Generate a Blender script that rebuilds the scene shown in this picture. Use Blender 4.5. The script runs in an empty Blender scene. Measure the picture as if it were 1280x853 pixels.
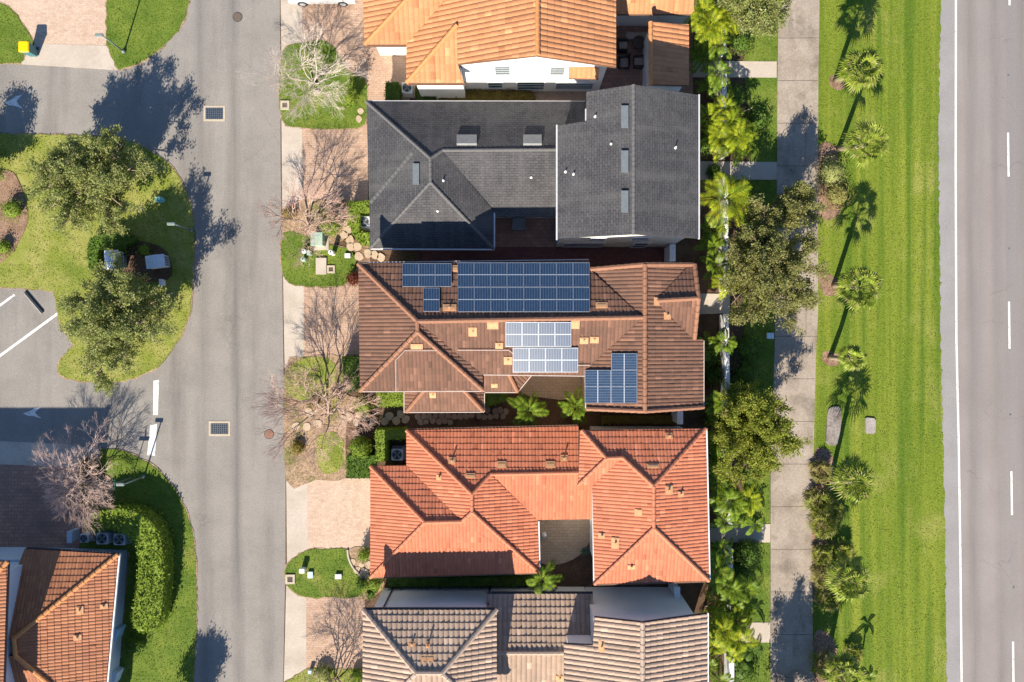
import bpy, bmesh, math, random
import numpy as np
from mathutils import Vector
from mathutils.geometry import tessellate_polygon

# ---------------------------------------------------------------- basics
SC, HC, CX, CY = 18.5, 50.0, 640.0, 426.5      # pixels per metre at ground, camera height, image centre
scene = bpy.context.scene
COL = scene.collection
PI = math.pi
R = math.radians

def W(px, py, z=0.0):
    k = (HC - z) / HC / SC
    return Vector(((px - CX) * k, (CY - py) * k, z))

def tag(o, label=None, cat=None, group=None, kind=None):
    if label: o['label'] = label
    if cat: o['category'] = cat
    if group: o['group'] = group
    if kind: o['kind'] = kind
    return o

def thing(name, label, cat, loc=(0, 0, 0), group=None, rz=0.0):
    o = bpy.data.objects.new(name, None)
    o.empty_display_size = 0.3
    COL.objects.link(o)
    o.location = loc
    o.rotation_euler = (0, 0, rz)
    return tag(o, label, cat, group)

def children(o):
    return list(o.children)

def copy_tree(o, parent=None):
    c = o.copy()
    COL.objects.link(c)
    if parent: c.parent = parent
    for ch in children(o):
        copy_tree(ch, c)
    return c

def link_mesh(name, me, mat, parent=None, local=False, smooth=False):
    o = bpy.data.objects.new(name, me)
    COL.objects.link(o)
    if mat is not None and len(me.materials) == 0: me.materials.append(mat)
    if smooth and len(me.polygons):
        me.polygons.foreach_set('use_smooth', [True] * len(me.polygons))
    if parent is not None:
        o.parent = parent
        if not local and parent.type == 'EMPTY':
            o.location = -Vector(parent.location)
    return o

class MB:
    def __init__(s): s.v = []; s.f = []; s.uv = {}
    def add(s, vs, fs):
        n = len(s.v); s.v += [tuple(p) for p in vs]; s.f += [tuple(i + n for i in f) for f in fs]; return s
    def box(s, x0, y0, z0, x1, y1, z1):
        return s.add([(x0,y0,z0),(x1,y0,z0),(x1,y1,z0),(x0,y1,z0),(x0,y0,z1),(x1,y0,z1),(x1,y1,z1),(x0,y1,z1)],
                     [(3,2,1,0),(4,5,6,7),(0,1,5,4),(1,2,6,5),(2,3,7,6),(3,0,4,7)])
    def rbox(s, x0, y0, z0, x1, y1, z1, b=.03):
        # box with its four upright edges and its top edge chamfered
        def ring(i, z): return [(x0+i+b,y0+i,z),(x1-i-b,y0+i,z),(x1-i,y0+i+b,z),(x1-i,y1-i-b,z),(x1-i-b,y1-i,z),(x0+i+b,y1-i,z),(x0+i,y1-i-b,z),(x0+i,y0+i+b,z)]
        vs = ring(0, z0) + ring(0, z1 - b) + ring(b, z1)
        fs = [tuple(range(7,-1,-1)), tuple(range(16,24))]
        for k in range(2):
            for i in range(8):
                j = (i+1) % 8
                fs.append((k*8+i, k*8+j, k*8+8+j, k*8+8+i))
        return s.add(vs, fs)
    def prism(s, poly, z0, z1):
        n = len(poly)
        ar = sum(poly[i][0]*poly[(i+1)%n][1]-poly[(i+1)%n][0]*poly[i][1] for i in range(n))
        if ar < 0: poly = poly[::-1]
        vs = [(p[0],p[1],z0) for p in poly] + [(p[0],p[1],z1) for p in poly]
        fs = [tuple(range(n,2*n)), tuple(range(n-1,-1,-1))] + [(i,(i+1)%n,n+(i+1)%n,n+i) for i in range(n)]
        return s.add(vs, fs)
    def tube(s, pts, rad, n=6, cap=True):
        pts = [Vector(p) for p in pts]
        if not hasattr(rad, '__len__'): rad = [rad]*len(pts)
        vs = []
        for i, p in enumerate(pts):
            d = (pts[min(i+1,len(pts)-1)] - pts[max(i-1,0)])
            d = d.normalized() if d.length > 1e-6 else Vector((0,0,1))
            a = d.cross(Vector((0,0,1)) if abs(d.z) < .9 else Vector((1,0,0))).normalized()
            b = d.cross(a)
            for k in range(n):
                t = 2*PI*k/n
                vs.append(p + (a*math.cos(t) + b*math.sin(t))*rad[i])
        fs = []
        for i in range(len(pts)-1):
            for k in range(n):
                j = (k+1) % n
                fs.append((i*n+k, i*n+j, i*n+n+j, i*n+n+k))
        if cap and n > 2:
            fs.append(tuple(range(n-1,-1,-1))); fs.append(tuple(range((len(pts)-1)*n, len(pts)*n)))
        return s.add(vs, fs)
    def cyl(s, x, y, z0, z1, r, n=16, r1=None):
        return s.tube([(x,y,z0),(x,y,z1)], [r, r if r1 is None else r1], n)
    def build(s, name, mat, parent=None, local=False, smooth=False):
        me = bpy.data.meshes.new(name)
        me.from_pydata(s.v, [], s.f)
        me.update()
        return link_mesh(name, me, mat, parent, local, smooth)

def quads_mesh(name, V4, mat, parent=None, local=False):
    """V4: (n,4,3) array of separate quads"""
    n = len(V4)
    me = bpy.data.meshes.new(name)
    me.vertices.add(n*4); me.loops.add(n*4); me.polygons.add(n)
    me.vertices.foreach_set('co', np.asarray(V4, dtype=np.float32).ravel())
    me.loops.foreach_set('vertex_index', np.arange(n*4, dtype=np.int32))
    me.polygons.foreach_set('loop_start', np.arange(0, n*4, 4, dtype=np.int32))
    me.polygons.foreach_set('loop_total', np.full(n, 4, dtype=np.int32))
    me.update(calc_edges=True)
    return link_mesh(name, me, mat, parent, local)

def crv(pts, n=5, closed=True):
    """Catmull-Rom through the points"""
    P = [np.array(p[:2], float) for p in pts]; out = []
    m = len(P)
    for i in range(m if closed else m-1):
        p0,p1,p2,p3 = (P[(i-1)%m],P[i],P[(i+1)%m],P[(i+2)%m]) if closed else (P[max(i-1,0)],P[i],P[i+1],P[min(i+2,m-1)])
        for k in range(n):
            t = k/n
            out.append(tuple(.5*((2*p1)+(-p0+p2)*t+(2*p0-5*p1+4*p2-p3)*t*t+(-p0+3*p1-3*p2+p3)*t**3)))
    if not closed: out.append(tuple(P[-1]))
    return out

def ppx(pts, z=0.0): return [tuple(W(p[0], p[1], z)) for p in pts]

def in_poly(px, py, poly):
    x = np.asarray(px); y = np.asarray(py); c = np.zeros(x.shape, bool); n = len(poly)
    for i in range(n):
        x0,y0 = poly[i][:2]; x1,y1 = poly[(i+1)%n][:2]
        if y0 == y1: continue
        m = ((y0 > y) != (y1 > y)) & (x < (x1-x0)*(y-y0)/(y1-y0)+x0)
        c ^= m
    return c

def sample_poly(poly, n, rng):
    P = np.array([p[:2] for p in poly]); lo = P.min(0); hi = P.max(0); out = []
    got = 0
    while got < n:
        q = rng.uniform(lo, hi, (max(n*2, 64), 2)); q = q[in_poly(q[:,0], q[:,1], poly)]
        out.append(q); got += len(q)
    return np.concatenate(out)[:n]

def poly_area(p):
    return abs(sum(p[i][0]*p[(i+1)%len(p)][1]-p[(i+1)%len(p)][0]*p[i][1] for i in range(len(p))))/2

# ---------------------------------------------------------------- materials
class NB:
    def __init__(s, name):
        s.m = bpy.data.materials.new(name); s.m.use_nodes = True
        s.t = s.m.node_tree; s.b = s.t.nodes['Principled BSDF']; s.out = s.t.nodes['Material Output']
    def n(s, typ, inp=None, **props):
        nd = s.t.nodes.new(typ)
        for k, v in props.items(): setattr(nd, k, v)
        for k, v in (inp or {}).items(): s.set(nd.inputs[k], v)
        return nd
    def set(s, sock, v):
        if isinstance(v, bpy.types.NodeSocket): s.t.links.new(v, sock)
        elif isinstance(v, (tuple, list)) and sock.type == 'RGBA' and len(v) == 3: sock.default_value = (*v, 1)
        else: sock.default_value = v
    def pos(s, stretch=(1,1,1)):
        g = s.n('ShaderNodeNewGeometry')
        return s.n('ShaderNodeVectorMath', {0: g.outputs['Position'], 1: stretch}, operation='MULTIPLY').outputs[0]
    def noise(s, vec, scale, detail=4, rough=.55, dist=0):
        return s.n('ShaderNodeTexNoise', {'Vector': vec, 'Scale': scale, 'Detail': detail, 'Roughness': rough, 'Distortion': dist}).outputs[0]
    def rng(s, x, a, b, c=0, d=1):
        return s.n('ShaderNodeMapRange', {0: x, 1: a, 2: b, 3: c, 4: d}, clamp=True).outputs[0]
    def mix(s, f, a, b, mode='MIX'):
        nd = s.n('ShaderNodeMix', data_type='RGBA', blend_type=mode)
        s.set(nd.inputs[0], f); s.set(nd.inputs[6], a); s.set(nd.inputs[7], b)
        return nd.outputs[2]
    def math(s, op, a, b=0.0):
        return s.n('ShaderNodeMath', {0: a, 1: b}, operation=op).outputs[0]
    def bump(s, h, strength=.5, dist=.05):
        s.set(s.b.inputs['Normal'], s.n('ShaderNodeBump', {'Height': h, 'Strength': strength, 'Distance': dist}).outputs[0])
    def fin(s, col, rough=.85, spec=.25):
        s.set(s.b.inputs['Base Color'], col); s.set(s.b.inputs['Roughness'], rough); s.set(s.b.inputs['Specular IOR Level'], spec)
        return s.m

def noisy(name, c1, c2, scale=1.0, c3=None, s3=.25, t3=(.5,.7), fine=.3, fs=25, rough=.9, bump=0, bs=30, stretch=(1,1,1), spec=.2, c4=None, s4=2.0, t4=(.55,.7), st4=(1,1,1), tracks=(), crack=0.0):
    b = NB(name); p = b.pos(stretch); p0 = b.pos()
    col = b.mix(b.rng(b.noise(p, scale, 6), .35, .65), c1, c2)
    if c3: col = b.mix(b.rng(b.noise(p0, s3, 5, .6), t3[0], t3[1]), col, c3)
    if c4: col = b.mix(b.rng(b.noise(b.pos(st4), s4, 5, .6), t4[0], t4[1]), col, c4)
    if tracks:
        sp = b.n('ShaderNodeSeparateXYZ', {0: p0}); xx = b.math('ADD', b.math('ADD', sp.outputs[0], b.math('MULTIPLY', sp.outputs[1], .0082)), b.math('MULTIPLY', b.noise(b.pos((.1,.06,1)), 1.0, 3), .5))
        for cx_, w_, dk in tracks:
            col = b.mix(b.math('MULTIPLY', b.rng(b.math('ABSOLUTE', b.math('SUBTRACT', xx, cx_)), 0, w_, 1, 0), b.rng(b.noise(b.pos((1,.08,1)), 1.2, 4), .35, .65, .25, 1)), col, dk)
    if crack:
        wp = b.n('ShaderNodeVectorMath', {0: p0, 1: b.n('ShaderNodeVectorMath', {0: b.n('ShaderNodeTexNoise', {'Vector': p0, 'Scale': 1.3, 'Detail': 5}).outputs[1], 1: (.9,.9,.9)}, operation='MULTIPLY').outputs[0]}, operation='ADD').outputs[0]
        vo = b.n('ShaderNodeTexVoronoi', {'Vector': wp, 'Scale': .16}, feature='DISTANCE_TO_EDGE').outputs[0]
        col = b.mix(b.math('MULTIPLY', b.rng(vo, .002, .006, 1, 0), b.rng(b.noise(p0, .25, 3), .48, .6, 0, crack)), col, (.09,.085,.08))
    if fine:
        f = b.rng(b.noise(p0, fs, 3, .7), .3, .7, 1-fine, 1+fine)
        col = b.mix(1.0, col, b.n('ShaderNodeCombineColor', {0: f, 1: f, 2: f}).outputs[0], 'MULTIPLY')
    if bump: b.bump(b.noise(p0, bs, 4, .6), bump, .04)
    return b.fin(col, rough, spec)

def plain(name, c, rough=.5, spec=.4, metal=0.0, var=.12):
    b = NB(name)
    f = b.rng(b.noise(b.pos(), 6, 4), .3, .7, 1-var, 1+var)
    col = b.mix(1.0, c, b.n('ShaderNodeCombineColor', {0: f, 1: f, 2: f}).outputs[0], 'MULTIPLY')
    b.set(b.b.inputs['Metallic'], metal)
    return b.fin(col, rough, spec)

def bricky(name, c1, c2, mortar, bw, bh, stain, rot=0.0, fine=.25):
    b = NB(name); p = b.pos()
    if rot: p = b.n('ShaderNodeVectorRotate', {'Vector': p, 'Angle': rot}, rotation_type='Z_AXIS').outputs[0]
    br = b.n('ShaderNodeTexBrick', {'Vector': p, 'Color1': c1, 'Color2': c2, 'Mortar': mortar, 'Scale': 1.0, 'Mortar Size': .012, 'Mortar Smooth': .4, 'Bias': 0.0, 'Brick Width': bw, 'Row Height': bh})
    col = b.mix(b.rng(b.noise(p, .45, 6, .65), .45, .75), br.outputs[0], stain)
    f = b.rng(b.noise(p, 14, 4, .7), .3, .7, 1-fine, 1+fine)
    col = b.mix(1.0, col, b.n('ShaderNodeCombineColor', {0: f, 1: f, 2: f}).outputs[0], 'MULTIPLY')
    return b.fin(col, .9, .2)

def tilemat(name, c1, c2, stain, st=(.5,.75), rough=.8):
    b = NB(name)
    uv = b.n('ShaderNodeUVMap').outputs[0]
    fl = b.n('ShaderNodeVectorMath', {0: uv}, operation='FLOOR').outputs[0]
    wn = b.n('ShaderNodeTexWhiteNoise', {'Vector': fl}, noise_dimensions='2D').outputs[0]
    col = b.mix(wn, c1, c2)
    col = b.mix(b.math('MULTIPLY', b.math('GREATER_THAN', wn, .975), .5), col, tuple(min(1,x*1.5) for x in c2))
    col = b.mix(b.math('MULTIPLY', b.math('LESS_THAN', wn, .02), .5), col, tuple(x*.6 for x in c1))
    suv = b.n('ShaderNodeVectorMath', {0: uv, 1: (.55,.045,1)}, operation='MULTIPLY').outputs[0]
    col = b.mix(b.rng(b.noise(suv, 1.0, 5, .65), .5, .72, 0, .6), col, tuple(x*.62 for x in stain))
    p = b.pos()
    col = b.mix(b.rng(b.noise(p, .55, 6, .7), st[0], st[1], 0, .8), col, stain)
    f = b.rng(b.noise(p, 16, 4, .7), .3, .7, .8, 1.2)
    col = b.mix(1.0, col, b.n('ShaderNodeCombineColor', {0: f, 1: f, 2: f}).outputs[0], 'MULTIPLY')
    return b.fin(col, rough, .25)

def shinglemat(name, c1, c2, stain):
    b = NB(name)
    uv = b.n('ShaderNodeUVMap').outputs[0]
    br = b.n('ShaderNodeTexBrick', {'Vector': uv, 'Color1': c1, 'Color2': c2, 'Mortar': tuple(x*.4 for x in c1), 'Scale': 1.0, 'Mortar Size': .014, 'Mortar Smooth': .3, 'Bias': -.1, 'Brick Width': .33, 'Row Height': .16})
    p = b.pos()
    col = b.mix(b.rng(b.noise(p, .5, 6, .7), .45, .72, 0, .8), br.outputs[0], stain)
    f = b.rng(b.noise(p, 9, 5, .75), .3, .7, .75, 1.25)
    col = b.mix(1.0, col, b.n('ShaderNodeCombineColor', {0: f, 1: f, 2: f}).outputs[0], 'MULTIPLY')
    suv = b.n('ShaderNodeVectorMath', {0: uv, 1: (1.1,.10,1)}, operation='MULTIPLY').outputs[0]
    col = b.mix(b.rng(b.noise(suv, 1.0, 5, .65), .48, .72, 0, .45), col, (.13,.125,.122))
    b.bump(b.math('ADD', br.outputs[1], b.noise(p, 12, 4, .7)), .5, .03)
    return b.fin(col, .92, .2)

def leafmat(name, cols, trans=.35, rough=.55, ns=1.6, st=(1,1,1), na=.3):
    b = NB(name)
    g = b.n('ShaderNodeNewGeometry')
    rp = b.n('ShaderNodeValToRGB', {0: g.outputs['Random Per Island']})
    el = rp.color_ramp.elements
    while len(el) < len(cols): el.new(.5)
    for i, c in enumerate(cols):
        el[i].position = i/(len(cols)-1) if len(cols) > 1 else 0
        el[i].color = (*c, 1)
    f = b.rng(b.noise(b.pos(st), ns, 4, .6), .3, .7, 1-na, 1+na)
    col = b.mix(1.0, rp.outputs[0], b.n('ShaderNodeCombineColor', {0: f, 1: f, 2: f}).outputs[0], 'MULTIPLY')
    b.fin(col, rough, .12)
    tr = b.n('ShaderNodeBsdfTranslucent', {'Color': col})
    mx = b.n('ShaderNodeMixShader', {0: trans, 1: b.b.outputs[0], 2: tr.outputs[0]})
    b.t.links.new(mx.outputs[0], b.out.inputs[0])
    return b.m

asphalt = noisy('asphalt', (.215,.2,.18), (.25,.232,.21), .6, (.265,.245,.22), .22, (.45,.7), fine=.22, fs=16, rough=.95, spec=.1, c4=(.14,.129,.12), s4=.42, t4=(.52,.78), st4=(1,.10,1), tracks=((-18.4,.55,(.15,.139,.13)),(-20.6,.7,(.175,.163,.15))), crack=.25)
hwy_asphalt = noisy('highway_asphalt', (.232,.205,.19), (.258,.232,.215), .3, (.21,.187,.174), .1, (.5,.8), fine=.16, fs=22, spec=.1, rough=.92, c4=(.205,.19,.183), s4=.55, t4=(.45,.65), st4=(1,.02,1), tracks=((31.3,.5,(.175,.157,.147)),(33.1,.5,(.18,.162,.152)),(34.9,.5,(.18,.162,.152))), crack=.25)
shoulder_m = noisy('shoulder_asphalt', (.235,.225,.22), (.265,.255,.25), .5, fine=.16, fs=22, spec=.1)
concrete = noisy('concrete', (.40,.345,.28), (.46,.40,.335), .6, (.30,.255,.205), .4, (.55,.8), fine=.12, fs=14, rough=.9)
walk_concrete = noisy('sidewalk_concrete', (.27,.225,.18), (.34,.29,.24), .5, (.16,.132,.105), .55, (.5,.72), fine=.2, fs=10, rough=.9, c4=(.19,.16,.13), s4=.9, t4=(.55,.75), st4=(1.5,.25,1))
soil = noisy('mulch_soil', (.075,.045,.028), (.13,.08,.05), 1.2, (.05,.05,.02), .6, (.55,.7), fine=.55, fs=12, bump=.8, bs=14)
mulch = noisy('bark_mulch', (.185,.115,.075), (.27,.175,.12), 1.5, (.14,.085,.055), .8, (.55,.7), fine=.55, fs=11, bump=.8, bs=12)
litter = noisy('leaf_litter', (.25,.175,.105), (.34,.235,.155), 1.4, (.14,.135,.045), .5, (.5,.62), fine=.55, fs=9, bump=.8, bs=12)
grass = noisy('lawn_grass', (.072,.125,.014), (.135,.18,.026), .7, (.24,.215,.06), .4, (.58,.78), fine=.35, fs=13, bump=.7, bs=14)
grass_dry = noisy('dry_lawn_grass', (.175,.21,.03), (.27,.265,.075), .8, (.11,.16,.016), .35, (.5,.7), fine=.35, fs=13, bump=.7, bs=14)
grass_verge = noisy('verge_grass', (.10,.15,.012), (.175,.21,.024), .9, (.24,.24,.06), .3, (.52,.8), fine=.38, fs=13, bump=.7, bs=14, stretch=(1.5,.05,1), c4=(.075,.13,.01), s4=1.0, t4=(.48,.62), st4=(1,.03,1))
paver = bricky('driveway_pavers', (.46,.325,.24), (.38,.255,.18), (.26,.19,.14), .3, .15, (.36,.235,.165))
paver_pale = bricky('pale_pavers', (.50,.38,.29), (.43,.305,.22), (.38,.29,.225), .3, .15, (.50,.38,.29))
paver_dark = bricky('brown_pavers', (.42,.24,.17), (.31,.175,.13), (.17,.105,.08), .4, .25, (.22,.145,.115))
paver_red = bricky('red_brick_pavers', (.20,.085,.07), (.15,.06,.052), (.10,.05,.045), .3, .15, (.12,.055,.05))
patio_m = bricky('patio_pavers', (.46,.36,.26), (.39,.30,.21), (.28,.21,.16), .4, .2, (.34,.26,.18))
paint_w = noisy('white_road_paint', (.70,.69,.66), (.58,.57,.54), 3, (.36,.34,.31), 5, (.56,.68), fine=.15, fs=12, rough=.7)
stucco = noisy('white_stucco', (.74,.73,.70), (.68,.67,.64), .7, (.58,.56,.52), .4, (.6,.8), fine=.04, fs=20, rough=.9, bump=.15, bs=40)
stucco_grey = noisy('pale_blue_stucco', (.50,.55,.62), (.44,.49,.56), .7, fine=.05, rough=.9)
white_m = plain('white_metal', (.72,.72,.72), .45)
alu = plain('aluminium_frame', (.40,.43,.47), .45, .5, .5)
grey_vent = plain('grey_metal_vent', (.125,.145,.16), .7, .2, .0)
pale_vent = plain('pale_metal_vent', (.22,.225,.22), .7, .2, .0)
dark_m = plain('dark_metal', (.03,.035,.04), .5)
iron = plain('cast_iron', (.13,.10,.08), .7, .3)
glass_w = plain('window_glass', (.05,.09,.10), .08, .8, 0, .05)
fascia_brown = plain('brown_fascia', (.16,.085,.05), .6)
fascia_white = plain('white_fascia', (.66,.66,.66), .6)
fascia_dark = plain('dark_fascia', (.05,.05,.055), .6)
rubber = plain('black_rubber', (.02,.02,.02), .8)
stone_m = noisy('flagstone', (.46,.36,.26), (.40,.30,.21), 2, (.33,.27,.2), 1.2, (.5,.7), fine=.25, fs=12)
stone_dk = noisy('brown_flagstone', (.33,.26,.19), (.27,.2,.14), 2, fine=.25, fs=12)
bark = noisy('bark', (.16,.115,.08), (.24,.18,.135), 3, fine=.4, fs=25, bump=.6, bs=20)
bark_pale = noisy('pale_bark', (.50,.42,.35), (.58,.5,.43), 3, fine=.2, fs=20)
bark_pink = noisy('pinkish_bark', (.42,.26,.20), (.50,.36,.30), 2, fine=.2, fs=20)
bark_grey = noisy('grey_bark', (.27,.2,.155), (.36,.28,.23), 3, fine=.25, fs=20)
palm_bark = noisy('palm_bark', (.25,.19,.14), (.34,.27,.2), 4, fine=.4, fs=18, bump=.7, bs=12)

T_orange = tilemat('orange_roof_tiles', (.42,.185,.082), (.50,.225,.105), (.36,.17,.085))
T_brown = tilemat('brown_roof_tiles', (.14,.075,.05), (.185,.096,.063), (.10,.058,.042))
T_red = tilemat('salmon_roof_tiles', (.44,.145,.075), (.50,.178,.096), (.40,.135,.076))
T_tan = tilemat('tan_roof_tiles', (.34,.245,.18), (.40,.29,.215), (.28,.205,.155))
T_terra = tilemat('terracotta_roof_tiles', (.38,.17,.085), (.30,.12,.062), (.28,.12,.07))
C_brown = plain('brown_ridge_tiles', (.27,.135,.082), .8, .2)
C_tan = plain('tan_ridge_tiles', (.38,.29,.225), .8, .2)
C_red = plain('salmon_ridge_tiles', (.47,.18,.10), .8, .2)
C_orange = plain('orange_ridge_tiles', (.50,.225,.09), .8, .2)
vent_tile = plain('pale_vent_tiles', (.52,.29,.15), .8, .2)
M_shingle = shinglemat('grey_shingles', (.074,.073,.077), (.052,.052,.055), (.098,.095,.095))
C_shingle = plain('pale_ridge_shingles', (.12,.117,.115), .9, .2)

def solarmat():
    b = NB('solar_cells')
    uv = b.n('ShaderNodeUVMap').outputs[0]
    sx = b.n('ShaderNodeSeparateXYZ', {0: uv})
    fu = b.math('FRACT', b.math('MULTIPLY', sx.outputs[0], 6.0)); fv = b.math('FRACT', b.math('MULTIPLY', sx.outputs[1], 10.0))
    lu = b.rng(b.math('ABSOLUTE', b.math('SUBTRACT', fu, .5)), .39, .48)
    lv = b.rng(b.math('ABSOLUTE', b.math('SUBTRACT', fv, .5)), .44, .5, 0, .35)
    mid = b.math('LESS_THAN', b.math('ABSOLUTE', b.math('SUBTRACT', sx.outputs[1], .5)), .016)
    fl = b.n('ShaderNodeVectorMath', {0: b.n('ShaderNodeVectorMath', {0: uv, 1: (6,10,1)}, operation='MULTIPLY').outputs[0]}, operation='FLOOR').outputs[0]
    wn = b.n('ShaderNodeTexWhiteNoise', {'Vector': fl}, noise_dimensions='2D').outputs[0]
    col = b.mix(wn, (.009,.030,.072), (.015,.042,.092))
    col = b.mix(b.math('MULTIPLY', lu, .42), col, (.30,.36,.42))
    col = b.mix(b.math('MULTIPLY', lv, .5), col, (.2,.26,.32))
    col = b.mix(mid, col, (.40,.44,.48))
    b.set(b.b.inputs['Coat Weight'], .85); b.set(b.b.inputs['Coat Roughness'], .40)
    return b.fin(col, .38, .4)
M_solar = solarmat()
M_line = plain('pale_pink_pipe', (.50,.41,.36), .6)
mortar_drip = 0
bark_blush = noisy('pale_pinkish_bark', (.58,.44,.38), (.50,.36,.29), 2, fine=.2, fs=20)
# ---------------------------------------------------------------- roofs and houses
RS = [False]
def zs(z):
    # one roof pitch for all tiled houses
    if not RS[0]: return z
    b = 5.6 if z > 5.3 else 3.0
    return b+(z-b)*.78 if z > b else z
def WZ(x, y, z): return W(x, y, zs(z))
DIRS = {'N': (0,1), 'S': (0,-1), 'E': (1,0), 'W': (-1,0), 'SE': (.707,-.707)}

class Facet:
    def __init__(s, pts, d):
        s.d = np.array(DIRS[d], float); s.u = np.array((-s.d[1], s.d[0]))
        P = np.array([tuple(WZ(*p)) for p in pts]); s.P = P
        A = np.c_[P[:,0], P[:,1], np.ones(len(P))]
        s.abc = np.linalg.lstsq(A, P[:,2], rcond=None)[0]
        s.poly = [(p[0], p[1]) for p in P]
        if sum(P[i][0]*P[(i+1)%len(P)][1]-P[(i+1)%len(P)][0]*P[i][1] for i in range(len(P))) < 0: s.poly = s.poly[::-1]
    def z(s, x, y): return s.abc[0]*x + s.abc[1]*y + s.abc[2]
    def at(s, px, py, up=0.0):
        g = W(px, py, 0); a, b, c = s.abc; c += up
        t = (HC - c) / (a*g.x + b*g.y + HC)
        return Vector((t*g.x, t*g.y, HC*(1-t)))
    def normal(s): return Vector((-s.abc[0], -s.abc[1], 1)).normalized()
    def convex(s):
        n = len(s.poly); p = s.poly
        return all((p[(i+1)%n][0]-p[i][0])*(p[(i+2)%n][1]-p[(i+1)%n][1])-(p[(i+1)%n][1]-p[i][1])*(p[(i+2)%n][0]-p[(i+1)%n][0]) > -1e-6 for i in range(n))

def facet_tiles(fc, bw, cl, amp, th, V, F, UV):
    """barrel tile courses over one roof facet, clipped to its outline"""
    pieces = [fc.poly] if fc.convex() else [[fc.poly[i] for i in t] for t in tessellate_polygon([[Vector((*p,0)) for p in fc.poly]])]
    prof = [0, .75, 1, .75] if bw > .24 else [0, .9, .9]
    m = len(prof)
    for poly in pieces:
        ar = sum(poly[i][0]*poly[(i+1)%len(poly)][1]-poly[(i+1)%len(poly)][0]*poly[i][1] for i in range(len(poly)))
        if ar < 0: poly = poly[::-1]
        if abs(ar) < .02: continue
        Q = np.array(poly); us = Q@fc.u; vs = -(Q@fc.d)
        i0, i1 = math.floor(us.min()/bw), math.ceil(us.max()/bw); j0, j1 = math.floor(vs.min()/cl), math.ceil(vs.max()/cl)
        nu = (i1-i0)*m + 1; nv = (j1-j0)
        uu = (i0 + np.arange(nu)/m)*bw; pr = np.array([prof[k % m] for k in range(nu)])*amp
        rows = []; jit = np.random.default_rng(len(V)+7)
        for j in range(nv):
            jt = np.repeat(jit.normal(0, th*.16, (i1-i0)+1), m)[:nu]
            for e, h in ((0, th), (1, 0.0)):
                v = (j0+j+e)*cl
                x = uu*fc.u[0] - v*fc.d[0]; y = uu*fc.u[1] - v*fc.d[1]
                rows.append(np.c_[x, y, fc.z(x, y) + pr + h + jt*(1-e*.6)])
        bm = bmesh.new(); ul = bm.loops.layers.uv.new('UVMap')
        bv = [[bm.verts.new(p) for p in r] for r in rows]
        for k in range(len(rows)-1):
            for i in range(nu-1):
                f = bm.faces.new((bv[k][i], bv[k][i+1], bv[k+1][i+1], bv[k+1][i]))
                jj = j0 + (k+1)//2 + .5; ii = i0 + (i//m) + .5
                for l in f.loops: l[ul].uv = (ii, jj)
        n = len(poly)
        for i in range(n):
            a = poly[i]; b = poly[(i+1)%n]; dx, dy = b[0]-a[0], b[1]-a[1]
            if math.hypot(dx,dy) < 1e-5: continue
            geom = bm.verts[:]+bm.edges[:]+bm.faces[:]
            bmesh.ops.bisect_plane(bm, geom=geom, dist=1e-5, plane_co=(a[0],a[1],0), plane_no=Vector((dy,-dx,0)).normalized(), clear_outer=True)
        off = len(V); bm.verts.index_update()
        V.extend([tuple(v.co) for v in bm.verts])
        up = fc.normal()
        for f in bm.faces:
            F.append([off+v.index for v in f.verts]); UV.extend([tuple(l[ul].uv) for l in f.loops])
        bm.free()

def mesh_uv(name, V, F, UV, mat, parent):
    me = bpy.data.meshes.new(name); me.from_pydata(V, [], F)
    l = me.uv_layers.new(name='UVMap'); l.data.foreach_set('uv', np.array(UV, np.float32).ravel())
    me.update()
    return link_mesh(name, me, mat, parent)

def tile_roof(house, facets, mat, bw=.24, cl=.38, amp=.05, th=.05, fascia=None, name='roof'):
    V, F, UV = [], [], []
    for fc in facets.values(): facet_tiles(fc, bw, cl, amp, th, V, F, UV)
    ro = mesh_uv(name, V, F, UV, mat, house)
    deck(facets, ro, fascia)
    return ro

def deck(facets, ro, fascia, drop=.03, t=.16):
    mb = MB()
    for fc in facets.values():
        n = len(fc.poly)
        vs = [(x,y,fc.z(x,y)-drop) for x,y in fc.poly]+[(x,y,fc.z(x,y)-drop-t) for x,y in fc.poly]
        fs = [tuple(range(n)), tuple(range(2*n-1,n-1,-1))]+[((i+1)%n,i,n+i,n+(i+1)%n) for i in range(n)]
        mb.add(vs, fs)
    mb.build('fascia', fascia, ro)

def shingle_roof(house, facets, mat, fascia):
    V, F, UV = [], [], []
    for fc in facets.values():
        sl = math.sqrt(1+fc.abc[0]**2+fc.abc[1]**2)
        tris = tessellate_polygon([[Vector((*p,0)) for p in fc.poly]])
        off = len(V); V.extend([(x,y,fc.z(x,y)) for x,y in fc.poly])
        for t in tris:
            a,b,c = (np.array(fc.poly[i]) for i in t)
            if (b-a)[0]*(c-a)[1]-(b-a)[1]*(c-a)[0] < 0: t = t[::-1]
            F.append([off+i for i in t])
            for i in t:
                q = np.array(fc.poly[i]); UV.append((q@fc.u, -(q@fc.d)*sl))
    ro = mesh_uv('roof', V, F, UV, mat, house)
    deck(facets, ro, fascia, .012)
    return ro

def caps(ro, lines, mat, r=.13, seg=.42, lift=.05, name='ridge_tiles'):
    """overlapping half-round ridge and hip tiles along lines of (px,py,z)"""
    for ln in lines:
        mb = MB()
        for a, b in zip(ln[:-1], ln[1:]):
            A, B = WZ(*a), WZ(*b); A.z += lift; B.z += lift
            n = max(1, round((B-A).length/seg))
            for i in range(n):
                mb.tube([A.lerp(B, i/n), A.lerp(B, (i+1.08)/n)], [r*1.12, r*.92], 8)
        mb.build(name, mat, ro)

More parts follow.
